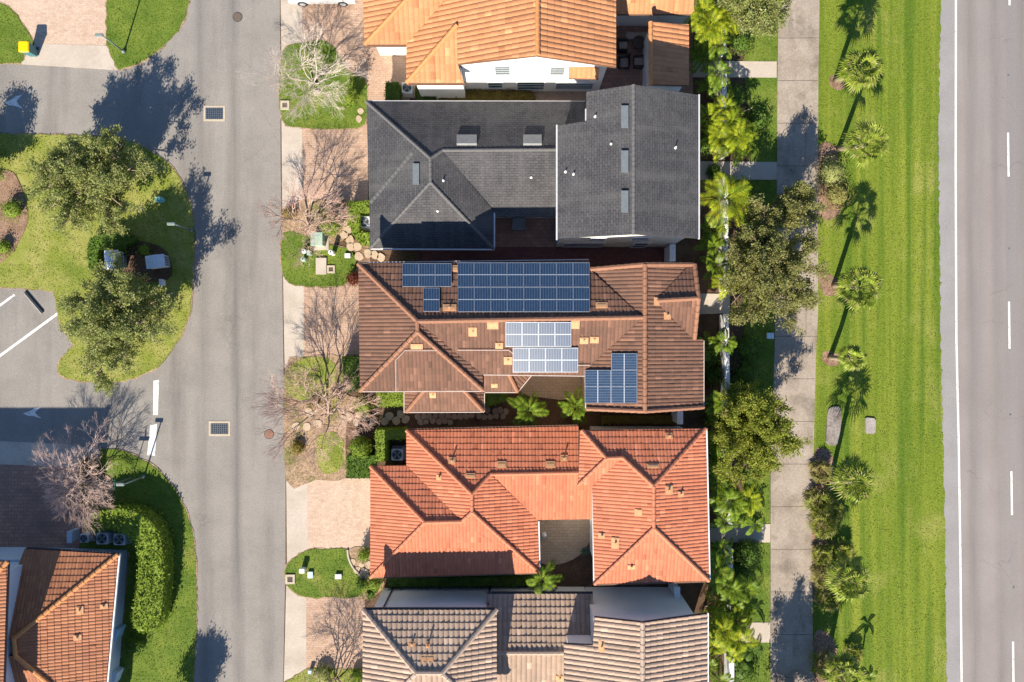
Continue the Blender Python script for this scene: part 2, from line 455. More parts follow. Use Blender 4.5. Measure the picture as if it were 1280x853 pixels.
def gutter(house, a, b, mat, w=.11, h=.12, dz=-.02):
    A, B = WZ(*a), WZ(*b); d = (B-A).normalized(); s = Vector((-d.y, d.x, 0)).normalized()*w/2
    A.z += dz; B.z += dz
    mb = MB(); mb.add([A-s,A+s,B+s,B-s,A-s-Vector((0,0,h)),A+s-Vector((0,0,h)),B+s-Vector((0,0,h)),B-s-Vector((0,0,h))],
        [(0,1,2,3),(7,6,5,4),(0,3,7,4),(1,5,6,2),(0,4,5,1),(3,2,6,7)])
    return mb.build('gutter', mat, house)

def gable(mb, xl, xr, zl, zr, xm, zm, y0, y1):
    """walls of a gabled block, ridge along y"""
    s = [(xl,0),(xr,0),(xr,zr),(xm,zm),(xl,zl)]
    vs = [(x,y0,z) for x,z in s]+[(x,y1,z) for x,z in s]
    mb.add(vs, [(0,1,2,3,4),(9,8,7,6,5)]+[((i+1)%5,i,5+i,5+(i+1)%5) for i in range(5)])

def on_plane(fc, px, py, w, l, h, up=.02):
    """frame (origin, u, v, n) at a facet point, v up-slope"""
    n = fc.normal(); u = Vector((fc.u[0], fc.u[1], fc.abc[0]*fc.u[0]+fc.abc[1]*fc.u[1])).normalized(); v = n.cross(u)
    return fc.at(px, py, up), u, v, n

def slab(mb, o, u, v, n, w, l, h):
    c = [o-u*w/2-v*l/2, o+u*w/2-v*l/2, o+u*w/2+v*l/2, o-u*w/2+v*l/2]
    mb.add(c+[p+n*h for p in c], [(3,2,1,0),(4,5,6,7),(0,1,5,4),(1,2,6,5),(2,3,7,6),(3,0,4,7)])

def tile_vent(house, fc, px, py, w=.55, l=.5, pipe=0.0, mat=None, up=.045):
    o, u, v, n = on_plane(fc, px, py, w, l, 0, up)
    mb = MB(); slab(mb, o, u, v, n, w, l, .045); slab(mb, o+n*.045+v*l*.1, u, v, n, w*.8, l*.5, .02)
    ob = mb.build('roof_vent', mat or vent_tile, house)
    if pipe:
        p = MB(); p.tube([o, o+Vector((0,0,.1+pipe*.6))], .05, 8); p.tube([o+Vector((0,0,.08+pipe*.6)), o+Vector((0,0,.12+pipe*.6))], .065, 8)
        p.build('vent_pipe', mat or vent_tile, ob)
    return ob

def pipe_vent(house, fc, px, py, h=.4, r=.06, mat=None):
    o = fc.at(px, py, 0)
    mb = MB(); mb.tube([o, o+Vector((0,0,.04)), o+Vector((0,0,h*.6))], [r*1.8, r*.75, r*.75], 10)
    return mb.build('vent_pipe', mat or white_m, house)

def strip_vent(house, fc, quad, mat, h=.14):
    P = [fc.at(x, y, .0) for x, y in quad]; n = fc.normal()
    mb = MB(); mb.add(P+[p+n*h for p in P], [(3,2,1,0),(4,5,6,7),(0,1,5,4),(1,2,6,5),(2,3,7,6),(3,0,4,7)])
    return mb.build('ridge_vent', mat, house)

def solar_panel(house, fc, quad, land=False):
    """quad: pixel corners, low-left, low-right, up-right, up-left"""
    n = fc.normal(); P = [fc.at(x, y, .14) for x, y in quad]
    c = sum(P, Vector())/4
    G = [c+(p-c)*.985 for p in P]
    fr = [c+(p-c)*.955 for p in P]
    V = [p+n*.036 for p in fr]
    uv = [(0,0),(1,0),(1,1),(0,1)] if not land else [(0,0),(0,1),(1,1),(1,0)]
    me = bpy.data.meshes.new('solar_panel'); me.from_pydata(V+[p+n*.004 for p in fr], [], [(0,1,2,3),(7,6,5,4)])
    l = me.uv_layers.new(name='UVMap'); l.data.foreach_set('uv', np.array(uv+uv, np.float32).ravel()); me.update()
    if me.polygons[0].normal.z < 0: me.flip_normals()
    ob = link_mesh('solar_panel', me, M_solar, house)
    mb = MB()
    for i in range(4):
        j = (i+1) % 4
        q = [G[i], G[j], fr[j], fr[i]]
        mb.add(q+[p+n*.042 for p in q], [(3,2,1,0),(4,5,6,7),(0,1,5,4),(1,2,6,5),(2,3,7,6),(3,0,4,7)])
    mb.build('panel_frame', alu, ob)
    return ob

def window_s(house, y, x0, x1, z0, z1, sgn=-1, bars=1, frame=None):
    """window on a wall facing south (sgn -1) or north (+1)"""
    d = sgn*.03
    mb = MB(); f = .07
    for (a,b,c,e) in ((x0-f,x1+f,z0-f,z0),(x0-f,x1+f,z1,z1+f),(x0-f,x0,z0,z1),(x1,x1+f,z0,z1)):
        mb.box(a, min(y-d*.2,y+d*2), c, b, max(y-d*.2,y+d*2), e)
    for k in range(bars):
        zz = z0+(z1-z0)*(k+1)/(bars+1); mb.box(x0, min(y,y+d*1.6), zz-.02, x1, max(y,y+d*1.6), zz+.02)
    w = mb.build('window', frame or white_m, house)
    g = MB(); g.box(x0, min(y,y+d), z0, x1, max(y,y+d), z1); g.build('pane', glass_w, w)
    return w

def FD(**k): return {n: Facet(p, d) for n, (d, p) in k.items()}

# ---- orange tiled house (top)
h1 = thing('house', 'white two storey house with bright orange barrel tile roof at the top edge', 'house', W(620, 60))
f1 = FD(w=('W', [(508,56,4.6),(508,104,4.6),(571,32,6.15),(572,80,6.2),(672,70,8.2),(672,-40,8.2),(594,-40,6.5),(558,0,5.75)]),
        s2=('S', [(508,104,4.6),(580,104,4.6),(572,80,5.1),(571,32,6.15)]),
        e=('E', [(672,70,8.2),(770,84,6.1),(770,-40,6.1),(672,-40,8.2)]),
        s1=('S', [(456,56,4.6),(508,56,4.6),(558,0,5.7),(594,-40,6.5),(546,-40,6.5)]),
        w1=('W', [(456,56,4.6),(546,-40,6.5),(452,-40,4.6)]),
        ne=('S', [(752,18,3.2),(867,18,3.2),(869,-40,4.6),(752,-40,4.6)]),
        gr=('E', [(812,28,4.3),(861,31,3.5),(861,107,3.5),(812,106,4.3)]),
        aw=('S', [(711,84,4.5),(749,85,4.5),(748,99,4.1),(711,98,4.1)]))
r1 = tile_roof(h1, f1, T_orange, .31, .40, .05, .03, fascia_brown)
caps(r1, [[(672,69,8.2),(672,-40,8.2)],[(508,104,4.6),(571,32,6.15)],[(456,56,4.6),(546,-40,6.5)],[(813,28,4.32),(813,106,4.32)]], C_orange)
mb = MB()
gable(mb, -3.1, 5.84, 6.0, 6.0, 1.45, 7.95, 16.84, 26)
mb.box(-6.05,16.25,0,-3.12,26,4.45); mb.box(-8.9,19.3,0,-6.07,26,4.4); mb.box(5.86,21.27,0,11.75,26,3.0); mb.box(8.8,16.0,0,10.7,20.0,3.35)
mb.build('wall', stucco, h1)
for x0,x1,z0,z1,b in ((-1.04,-.14,3.3,4.65,3),(2.4,3.25,3.3,4.6,3),(.35,2.1,.6,2.0,2),(-1.55,-.65,.9,1.9,1),(2.9,5.3,.7,1.75,2)):
    window_s(h1, 16.84, x0, x1, z0, z1, -1, b)
gutter(h1, (508,105,4.55), (581,105,4.55), fascia_brown); gutter(h1, (456,57,4.55), (508,57,4.55), fascia_brown)

# ---- grey shingle house
h2 = thing('house', 'house with dark grey shingle roof and white gutters next to the orange roof', 'house', W(670, 210))
f2 = FD(n=('N', [(458,127,3),(538,198,4.75),(553,188,4.45),(737,187,4.45),(737,127,3)]),
        w=('W', [(458,127,3),(463,310,3),(538,228,4.75),(538,198,4.75)]),
        s1=('S', [(463,310,3),(617,311,3),(538,228,4.75)]),
        e=('E', [(538,198,4.75),(538,228,4.75),(617,311,3),(617,264,3),(553,188,4.45)]),
        s2=('S', [(553,188,4.45),(737,187,4.45),(737,271,2.8),(622,271,2.8),(617,264,2.92)]),
        rw=('W', [(792,106,7.3),(792,293,7.3),(697,298,5.8),(697,157,5.8),(733,152,6.37),(733,115,6.37)]),
        re=('E', [(792,106,7.3),(873,119,5.9),(873,298,5.9),(792,293,7.3)]))
r2 = shingle_roof(h2, f2, M_shingle, fascia_dark)
caps(r2, [[(792,106,7.3),(792,293,7.3)],[(458,127,3),(538,198,4.75),(538,228,4.75),(463,310,3)],[(538,228,4.75),(617,311,3)],[(538,198,4.75),(553,188,4.45),(697,187,4.45)]], C_shingle, .10, .3, -.03, 'ridge_shingles')
vl = f2['w']
mb = MB()
A, B = vl.at(463,254), vl.at(516,191)
n_ = 14
for i in range(n_):
    p, q = A.lerp(B, i/n_), A.lerp(B, (i+.9)/n_)
    d = (q-p).normalized(); s = d.cross(vl.normal())*.11; up = vl.normal()*.018
    mb.add([p-s+up, p+s+up, q+s+up, q-s+up, p-s, p+s, q+s, q-s], [(0,1,2,3),(4,7,6,5),(0,4,5,1),(1,5,6,2),(2,6,7,3),(3,7,4,0)])
mb.build('hip_strip', C_shingle, r2)
mb = MB()
mb.box(-8.85,6.25,0,-1.5,14.75,2.78); mb.box(-1.48,8.3,0,3.0,14.7,2.6)
gable(mb, 3.02, 10.65, 5.65, 5.68, 6.98, 7.06, 6.35, 12.6); gable(mb, 4.7, 10.63, 6.2, 5.68, 6.98, 7.04, 12.62, 14.35)
mb.build('wall', stucco, h2)
for a, b in (((457,126.5,3),(731,127,3)),((463,311.5,3),(618,312,3)),((618,266,3),(618,311,3)),((874,118,5.9),(874,299,5.9)),((696,156,5.8),(696,300,5.8)),((732.5,136,6.33),(732.5,152,6.33))):
    gutter(h2, a, b, plain('gutter_white', (.5,.5,.5), .5), .09)
for x0,x1,z0,z1 in ((4.9,5.75,3.4,4.6),(7.45,8.45,3.5,4.7),(3.45,6.0,.4,2.2),(8.0,8.9,.1,2.2)):
    window_s(h2, 6.35, x0, x1, z0, z1, -1, 1, fascia_white)
for q in ([(571,182),(596,182),(596,171),(571,171)],[(654,182),(677,182),(677,171),(654,171)]): strip_vent(h2, f2['n'], q, pale_vent, .2)
strip_vent(h2, f2['w'], [(517,231),(525,231),(525,205),(517,205)], grey_vent, .12)
for q in ([(777,160),(786,160),(786,133),(777,133)],[(777,216),(786,216),(786,189),(777,189)],[(777,266),(786,266),(786,239),(777,239)]): strip_vent(h2, f2['rw'], q, grey_vent, .14)
for f, x, y, h in (('e',554,226,.35),('s1',547,264,.2),('s2',664,222,.2),('rw',744,146,.35),('rw',764,180,.2),('rw',707,215,.35),('rw',717,218,.35),('re',844,185,.45)):
    pipe_vent(h2, f2[f], x, y, h, .05, fascia_white)

RS[0] = True
# ---- brown tiled house with solar panels
h3 = thing('house', 'brown tiled two storey house with blue solar panels on its roof', 'house', W(660, 420))
f3 = FD(n=('N', [(448,330,5.6),(737,326,5.62),(738,338,5.86),(803,397,7.05),(522,402,7.1)]),
        w=('W', [(448,330,5.6),(450,489,5.6),(522,415,7.1),(522,402,7.1)]),
        s1=('S', [(450,489,5.6),(604,488,5.6),(522,415,7.1)]),
        e1=('E', [(522,402,7.1),(522,415,7.1),(604,488,5.6),(603,468,5.6)]),
        s2=('S', [(522,402,7.1),(803,397,7.05),(737,458,5.75),(733,469,5.55),(603,468,5.6)]),
        rw=('W', [(806,331,7.08),(738,337,5.7),(803,397,7.0),(733,462,5.6),(733,511,5.6),(806,514,7.08)]),
        re=('E', [(806,331,7.08),(806,514,7.08),(879,509,5.5),(879,425,5.5),(866,424,5.78),(820,376,6.8),(862,331,5.88)]),
        en=('N', [(820,376,6.85),(873,373,6.85),(869,331,5.95),(862,331,5.95)]),
        es=('S', [(820,377,6.85),(866,424,5.8),(869,424,5.8),(873,374,6.85)]),
        p1=('S', [(508,515,3),(604,514,3),(577,485,4.05),(533,485,4.05)]),
        pw=('W', [(506,515,3),(533,485,4),(506,485,3)]),
        pe=('E', [(604.5,514,3),(604.5,484,3),(577,485,4)]),
        q1=('S', [(605,490,3),(646,490,3),(632,460,4.05),(605,460,4.05)]),
        qe=('SE', [(647,490,3),(664,468,3),(632,460,4.05)]))
r3 = tile_roof(h3, f3, T_brown, .225, .40, .035,.032, fascia_brown)
caps(r3, [[(448,330,5.6),(522,402,7.1),(522,415,7.1),(450,489,5.6)],[(522,415,7.1),(604,488,5.6)],[(522,402,7.1),(803,397,7.05)],[(806,331,7.08),(806,514,7.08)],
          [(822,376,6.85),(873,373,6.85)],[(508,515,3),(533,485,4.05)],[(604,514,3),(577,485,4.05)],[(647,490,3),(632,460,4.05)],
          [(738,337,5.75),(806,331,7.05),(866,331,5.95)],[(868,331,5.95),(873,373,6.85),(868,424,5.82)],[(733,511,5.6),(806,514,7.05),(879,509,5.5)]], C_brown)
mb = MB()
mb.box(-8.7,-2.5,0,-2.1,4.2,5.42); mb.box(-2.08,-1.6,0,4.7,4.2,5.42)
gable(mb, 4.75, 11.05, 5.5, 5.4, 7.7, 6.5, -3.8, 4.1)
mb.box(10.0,.8,0,10.7,3.6,5.5)
mb.box(-6.5,-4.1,0,-6.3,-2.52,2.75); mb.box(-2.4,-4.1,0,-2.2,-2.52,2.75)
mb.build('wall', noisy('tan_stucco', (.50,.40,.30), (.45,.36,.27), .7, fine=.05), h3)
for a, b in (((447,328.5,5.6),(736,324.5,5.62)),((450,490,5.6),(605,489.5,5.6)),((604,469,5.6),(733,470.5,5.55)),((505,516,3),(605,515.5,3)),((505,490,3),(505,516,3)),((605.5,489,3),(605.5,515,3)),
             ((605,491,3),(647,491,3)),((647,491,3),(665,469,3)),((880,426,5.5),(880,509,5.5)),((732,470,5.6),(732,511,5.6))):
    gutter(h3, a, b, M_line, .055, .1)
for f, x, y, w, l, p in (('n',569,336,.35,.4,0),('n',562,385,.8,.4,.1),('n',752,382,.7,.35,0),('s2',591,415,.5,.55,.02),('s2',616,407,.65,.45,0),('s2',624,433,.45,.45,.03),('s2',635,451,.5,.5,.03),
                      ('s2',719,406,.5,.5,0),('s2',730,426,.5,.4,.03),('s2',743,425,.5,.4,.03),('s1',521,434,.7,.4,0),('p1',541,494,.4,.4,.05),('re',822,377,.5,.5,.05),('re',834,395,.45,.45,.1),('q1',618,482,.4,.3,0)):
    tile_vent(h3, f3[f], x, y, w, l, p)
def arr(fc, x0, y0, dx, dy, nx, ny, skew=0, land=False, flip=False, skip=()):
    for j in range(ny):
        for i in range(nx):
            if (i,j) in skip: continue
            xa = x0+i*dx+skew*j; ya = y0+j*dy
            q = [(xa,ya+dy),(xa+dx,ya+dy),(xa+dx,ya),(xa,ya)]
            solar_panel(h3, fc, q, land)
arr(f3['n'], 503, 329.5, 20.5, 29.5, 3, 1)
arr(f3['n'], 529, 360, 20.5, 30, 1, 1)
arr(f3['n'], 572, 328.5, 20.6, 31, 8, 2, .3)
arr(f3['s2'], 632, 402.5, 20.5, 31, 4, 1)
arr(f3['s2'], 641, 434.5, 20.4, 31, 4, 1)
arr(f3['rw'], 731, 442, 33, 20.7, 2, 3, 0, True, skip=((0,0),))
# conduits
mb = MB()
def run(pl): mb.tube([f.at(x,y,.14) for f,x,y in pl], .02, 6)
run([(f3['s1'],495,489),(f3['s1'],495,450),(f3['s1'],506,438.5),(f3['s1'],546,438.5)]); run([(f3['s2'],572,438),(f3['s2'],636,438),(f3['s2'],641,442)]); run([(f3['s2'],722,457),(f3['s2'],738,457)])
mb.build('conduit', M_line, h3)

# ---- salmon tiled house
h4 = thing('house', 'house with salmon red tile roof and a small inner courtyard', 'house', W(670, 630))
f4 = FD(n=('N', [(508,538,3),(723,533,3),(723,591,4.15),(613,593,4.15),(590,618,4.75)]),
        wl=('W', [(508,538,3),(590,618,4.75),(590,640,4.75),(577,652,4.5),(508,582,3)]),
        el=('E', [(590,618,4.75),(613,593,4.2),(672,650,3.0),(674,716,3),(590,640,4.75)]),
        sl=('S', [(463,722,3),(674,716,3),(590,640,4.75),(577,652,4.5),(531,653,4.5)]),
        nw=('N', [(463,583,3),(508,582,3),(577,652,4.5),(531,653,4.5)]),
        ww=('W', [(463,583,3),(531,653,4.5),(463,722,3)]),
        sm=('S', [(613,593,4.15),(742,591,4.15),(742,649,3),(672,650,3)]),
        rn=('N', [(727,538,5.6),(882,536,5.6),(817,608,7.1),(778,572,6.4),(758,573,6.4)]),
        re=('E', [(882,536,5.6),(886,726,5.6),(817,660,7.1),(817,608,7.1)]),
        rs=('S', [(886,726,5.6),(743,730,5.6),(817,660,7.1)]),
        rw=('W', [(817,608,7.1),(817,660,7.1),(743,730,5.6),(740,607,5.6),(778,572,6.4)]),
        rww=('W', [(725,540,5.6),(758,573,6.4),(723,606,5.6)]),
        rws=('S', [(758,573,6.4),(778,572,6.4),(740,608,5.6),(723,606,5.6)]))
r4 = tile_roof(h4, f4, T_red, .215, .36, .035, .028, fascia_brown)
caps(r4, [[(508,538,3),(590,618,4.75),(590,640,4.75),(674,716,3)],[(590,618,4.75),(613,593,4.15),(723,591,4.15)],[(590,640,4.75),(577,652,4.5),(531,653,4.5),(463,722,3)],[(463,583,3),(531,653,4.5)],
          [(727,538,5.6),(758,573,6.4),(778,572,6.4),(817,608,7.1),(817,660,7.1),(743,730,5.6)],[(882,536,5.6),(817,608,7.1)],[(886,726,5.6),(817,660,7.1)],[(758,573,6.4),(723,606,5.6)]], C_red, .11)
mb = MB()
mb.box(-8.6,-14.4,0,1.35,-8.4,2.75); mb.box(-6.3,-8.38,0,1.35,-6.0,2.75); mb.box(1.37,-10.9,0,5.2,-6.0,2.75); mb.box(5.25,-14.1,0,11.3,-5.75,5.42); mb.box(4.35,-8.2,2.5,5.23,-5.8,5.4)
mb.build('wall', stucco, h4)
for a, b in (((883.5,536,5.6),(887.5,726,5.6)),((741,610,5.6),(742.5,729,5.6)),((673.5,652,3),(675,716,3)),((508,537,3),(722,532,3)),((463,723,3),(674,717,3)),((743,731.5,5.6),(886,727.5,5.6))):
    gutter(h4, a, b, fascia_white if a[0] > 660 and a[0] < 890 and abs(a[0]-b[0]) < 10 else fascia_brown, .08)
for f, x, y, w, l, p in (('n',565,576,.45,.4,.35),('n',588,595,.6,.3,0),('n',627,581,.6,.4,0),('n',688,581,.6,.4,0),('n',705,573,.45,.4,.35),('wl',549,597,.35,.35,.2),('rn',836,545,.45,.35,.25),('rn',816,583,.7,.25,0),
                      ('re',836,613,.55,.5,.18),('re',851,618,.35,.4,.15),('rw',798,641,.4,.45,0),('rw',752,670,.35,.4,.12),('rw',769,679,.65,.45,.15),('rs',789,709,.45,.3,.12)):
    tile_vent(h4, f4[f], x, y, w, l, p)

# ---- tan tiled house (bottom)
h5 = thing('house', 'white two storey house with pale tan tile roof at the bottom edge', 'house', W(670, 830))
f5 = FD(n=('N', [(454,762,5.6),(621,762,5.6),(553,841,7.05),(520,841,7.05)]),
        w=('W', [(454,762,5.6),(520,841,7.05),(520,843,7.05),(453,905,5.6)]),
        e=('E', [(621,762,5.6),(553,841,7.05),(553,843,7.05),(621,905,5.6)]),
        s=('S', [(520,842,7.05),(553,842,7.05),(621,905,5.6),(453,905,5.6)]),
        mn=('N', [(608,742,3),(741,742,3),(741,816,4.4),(608,816,4.4)]),
        ms=('S', [(608,816,4.4),(745,816,4.4),(745,905,3),(608,905,3)]),
        rw=('W', [(803,778,7.75),(743,771,6.55),(741,807,6.6),(705,805,5.9),(705,905,5.9),(803,915,7.75)]),
        re=('E', [(803,778,7.75),(884,767,6.0),(884,905,6),(803,915,7.75)]))
r5 = tile_roof(h5, f5, T_tan, .31, .40, .075, .045, fascia_dark)
caps(r5, [[(454,762,5.6),(520,841,7.05),(553,841,7.05),(621,762,5.6)],[(520,842,7.05),(453,905,5.6)],[(553,842,7.05),(621,905,5.6)],[(803,778,7.75),(803,915,7.75)],[(612,816,4.4),(704,816,4.4)]], C_tan, .14)
mb = MB()
mb.box(-8.65,-22.4,0,-1.42,-16.68,5.4); mb.box(-1.4,-21.5,0,4.86,-16.6,2.75)
gable(mb, 4.9, 11.08, 6.12, 5.75, 7.44, 6.98, -22.4, -16.62); gable(mb, 3.4, 4.88, 5.65, 6.1, 4.6, 6.0, -22.4, -18.35)
mb.build('wall', stucco, h5)
gutter(h5, (454,761,5.6), (621,761,5.6), fascia_dark, .08); gutter(h5, (885,767,6), (885,905,6), white_m, .1); gutter(h5, (614,741,3), (741,741,3), fascia_dark, .08)
mb = MB()
for dx, dz in ((-.32,0),(-.08,.1),(0,-.16),(.12,.02),(.34,0)): mb.box(7.4+dx-.06,-16.62,6.45+dz-.06,7.4+dx+.06,-16.56,6.45+dz+.06)
mb.build('gable_vent', dark_m, h5)
for x_ in (-8.0,-1.5): MB().tube([(x_,-16.58,.1),(x_,-16.58,4.9)], .05, 8).build('downspout', fascia_dark, h5)
for f, x, y, w, l, p in (('n',515,805,.45,.35,.2),('n',535,806,.3,.35,.45),('n',530,823,.4,.4,0),('n',538,823,.4,.4,0),('rw',752,808,.7,.35,.25),('ms',700,848,.5,.4,.05)):
    tile_vent(h5, f5[f], x, y, w, l, p)

# ---- terracotta tiled house (lower left) and its tall neighbour
h6 = thing('house', 'low house with terracotta tile roof and pale blue walls in the lower left corner', 'house', W(100, 780))
f6 = FD(n=('N', [(31,686,3),(148,693,3),(18,798,5.1),(-10,798,5.1)]),
        e=('E', [(148,693,3),(18,798,5.1),(20,820,5.1),(128,908,3)]),
        s=('S', [(20,820,5.1),(128,908,3),(-10,908,3),(-10,820,5.1)]))
r6 = tile_roof(h6, f6, T_terra, .215, .36, .035, .03, fascia_dark)
caps(r6, [[(148,693,3),(18,798,5.1),(20,820,5.1),(128,908,3)]], C_orange, .13)
mb = MB(); mb.prism(ppx([(31,684),(160,687),(148,858),(145,912),(-10,912),(-10,684)]), 0, 2.78); mb.build('wall', stucco_grey, h6)
gutter(h6, (149,693,3), (129,908,3), white_m, .1); gutter(h6, (33,685,3), (148,692,3), fascia_dark, .08)
for x, y, w, l, p in ((100,763,.5,.4,.1),(130,758,.3,.45,.1),(97,797,.35,.45,.1)): tile_vent(h6, f6['e'], x, y, w, l, p)
h7 = thing('house', 'tall pale house cut off by the left edge, beside the terracotta roof', 'house', W(-60, 760))
f7 = FD(e=('E', [(10,702,6.4),(3,905,6.4),(-90,816,8.3)]), n=('N', [(10,702,6.4),(-90,816,8.3),(-180,816,8.3),(-200,702,6.4)]), s=('S', [(3,905,6.4),(-90,816,8.3),(-180,816,8.3),(-200,905,6.4)]))
r7 = tile_roof(h7, f7, T_terra, .215, .36, .035, .03, fascia_dark)
caps(r7, [[(10,702,6.4),(-90,816,8.3)]], C_orange, .13)
mb = MB(); mb.box(-41,-25,0,-30.85,-14.1,6.0); mb.build('wall', stucco_grey, h7)
# ---------------------------------------------------------------- ground, roads, paths (the setting)
LAWNS = []
EXCL = []   # (pixel outline, tuft density, tuft colours key)
def struct(name, poly, z, m, z0=0.0):
    mb = MB(); mb.prism([p[:2] for p in ppx(poly)], z0, z)
    return tag(mb.build(name, m), kind='structure')
def sheet(name, poly, z, m, parent=None):
    mb = MB(); P = [(p[0],p[1],z) for p in ppx(poly)]
    n = len(P); ar = sum(P[i][0]*P[(i+1)%n][1]-P[(i+1)%n][0]*P[i][1] for i in range(n))
    if ar < 0: P = P[::-1]
    mb.add(P, [tuple(range(n))])
    o = mb.build(name, m, parent)
    return o if parent else tag(o, kind='structure')
def ragged(poly, amp=.9, step=5):
    r = random.Random(len(poly)); out = []
    for i in range(len(poly)):
        a, b = poly[i], poly[(i+1)%len(poly)]; n = max(1, int(math.hypot(b[0]-a[0],b[1]-a[1])/step))
        for k in range(n):
            t = k/n; out.append((a[0]+(b[0]-a[0])*t+r.uniform(-amp,amp)*(k>0 or n==1), a[1]+(b[1]-a[1])*t+r.uniform(-amp,amp)*(k>0 or n==1)))
    return out
def lawn(poly, m, z=.06, dens=60, key='g'):
    poly = ragged(poly)
    n = len(poly); ar = sum(poly[i][0]*poly[(i+1)%n][1]-poly[(i+1)%n][0]*poly[i][1] for i in range(n)); sg = 1 if ar > 0 else -1
    r = random.Random(n+3); out = []
    for i in range(n):
        a, b = poly[i-1], poly[(i+1)%n]; dx, dy = b[0]-a[0], b[1]-a[1]; d = max(.01, math.hypot(dx,dy)); o = r.uniform(.3,2.2)*sg
        out.append((poly[i][0]+dy/d*o, poly[i][1]-dx/d*o))
    struct('soil_edge', out, .04, litter)
    LAWNS.append((poly, z, dens, key)); return struct('lawn', poly, z, m)

mb = MB(); mb.add([(-400,-400,0),(400,-400,0),(400,400,0),(-400,400,0)], [(0,1,2,3)]); tag(mb.build('ground', soil), kind='structure')
street = sheet('street', [(-900,-600),(348,-600),(350,0),(351,213),(354,426),(357,600),(357,700),(354,853),(350,1500),(-900,1500)], .012, asphalt)
highway = sheet('highway', [(1176,-600),(1176,0),(1173,100),(1172.5,213),(1174,330),(1175,426),(1178,560),(1180,640),(1182,853),(1190,1500),(2600,1500),(2600,-600)], .012, hwy_asphalt)
sheet('shoulder', [(1176,-600),(1176,0),(1173,100),(1172.5,213),(1174,330),(1175,426),(1178,560),(1180,640),(1182,853),(1190,1500),(1207,1500),(1201,853),(1198,560),(1195,426),(1194,213),(1194,-600)], .017, shoulder_m)
def line(poly, name='painted_line', par=None, z=.022): sheet(name, poly, z, paint_w, par)
def seg(x0,y0,x1,y1,w): 
    d = math.hypot(x1-x0,y1-y0); nx, ny = -(y1-y0)/d*w/2, (x1-x0)/d*w/2
    return [(x0+nx,y0+ny),(x1+nx,y1+ny),(x1-nx,y1-ny),(x0-nx,y0-ny)]
line([(1193.4,-200),(1193.4,0),(1193,213),(1194,426),(1197,560),(1199,700),(1200.5,853),(1203,1100),(1205.6,1100),(1203.1,853),(1201.6,700),(1199.6,560),(1196.6,426),(1195.6,213),(1196,0),(1196,-200)], 'edge_line', highway)
for x, y0, y1 in ((1261,-50,7),(1259.8,166,221),(1261,377,436),(1264,589,644),(1266,802,858)): line(seg(x,y0,x+.7,y1,2.6), 'lane_dash', highway)
arrow = [(0,0),(9,-4),(14,-8),(22,-9.5),(15,-2),(18,3),(23.5,8),(12,4),(6,3.5)]
line([(6+x,128.5+y) for x,y in arrow], 'turn_arrow', street); line([(29+x,517+y*.8) for x,y in arrow], 'turn_arrow', street)
line(seg(-8,388,18.5,368.5,2.8), 'parking_line', street); line(seg(-8,451,72.5,392,3.2), 'parking_line', street)
line([(192,476),(199,475),(197.5,519),(191.5,519)], 'stop_bar', street); line([(188,532),(196.5,530),(194,570),(184,569)], 'stop_bar', street)

# sidewalk slabs with joints, verge
SWL = [(975,-60),(973,0),(971.5,100),(971,200),(970,300),(968,430),(965,520),(963,600),(963,853),(963,920)]
SWR = [(1025,-60),(1024,0),(1022.5,100),(1022,200),(1022,400),(1020,430),(1018,500),(1016,600),(1014.5,660),(1016,853),(1016,920)]
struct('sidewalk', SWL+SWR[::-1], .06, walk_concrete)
def xl(y, L): return float(np.interp(y, [p[1] for p in L], [p[0] for p in L]))
jm = MB()
for y in list(np.arange(-5, 900, 53.2)):
    a, b = xl(y,SWL), xl(y,SWR)
    jm.add([tuple(W(a+.5,y-.28,0)+Vector((0,0,.0625))), tuple(W(b-.5,y-.28,0)+Vector((0,0,.0625))), tuple(W(b-.5,y+.28,0)+Vector((0,0,.0625))), tuple(W(a+.5,y+.28,0)+Vector((0,0,.0625)))], [(3,2,1,0)])
jm.build('slab_joint', plain('joint_dirt', (.07,.055,.045), .9), bpy.data.objects['sidewalk'])
rnd = random.Random(5)
edge = []
hw = [(1176,-60),(1176,0),(1173,100),(1172.5,213),(1174,330),(1175,426),(1178,560),(1180,640),(1182,853),(1184,920)]
for y in range(-60, 921, 5): edge.append((xl(y,hw)+rnd.uniform(-.9,1.5), y))
verge = [(x-.2,y) for x,y in SWR] + edge[::-1]
LAWNS.append((verge, .05, 26, 'v')); struct('grass_verge', verge, .05, grass_verge)

# lawns
TL1 = crv([(-20,6),(4,6),(14,12),(24,24),(34,39),(41,52),(39,62),(31,70),(26,79),(0,80),(-20,80)],4)
TL2 = [(134,-40),(244,-40)]+crv([(237,0),(230,25),(218,45),(200,62),(178,77),(160,84),(148,87)],4,False)+[(140,72),(134,56)]
ISL = crv([(-40,167),(60,169),(130,172),(170,181),(200,197),(222,218),(235,245),(241,270),(243,300),(241,335),(240,372),(236,395),(226,420),(212,442),(195,460),(170,472),(140,478),(110,477),(88,474),(76,468),(73,458),(80,445),(93,432)],4,False)+[(88,422),(78,410),(73,395),(70,375),(66,364),(40,361),(-40,357)]
LLL = crv([(124,561),(150,563),(175,573),(200,590),(222,617),(237,650),(244,690),(246,760),(242,853),(238,950)],5,False)+[(149,950),(149,860),(162,690),(100,684),(110,665),(121,640),(122,600)]
H1L = crv([(352,68),(378,55),(400,51),(415,58),(426,75),(436,90),(450,97),(458,102),(459,126),(458,150),(446,160),(420,161),(378,160),(352,147)],3)
H2L = crv([(354,292),(385,296),(410,306),(440,312),(447,325),(444,340),(430,356),(404,358),(378,357),(355,346)],3)
H4L = crv([(359,706),(384,688),(410,686),(435,687),(438,702),(448,716),(457,724),(461,735),(446,746),(412,746),(382,746),(360,732)],3)
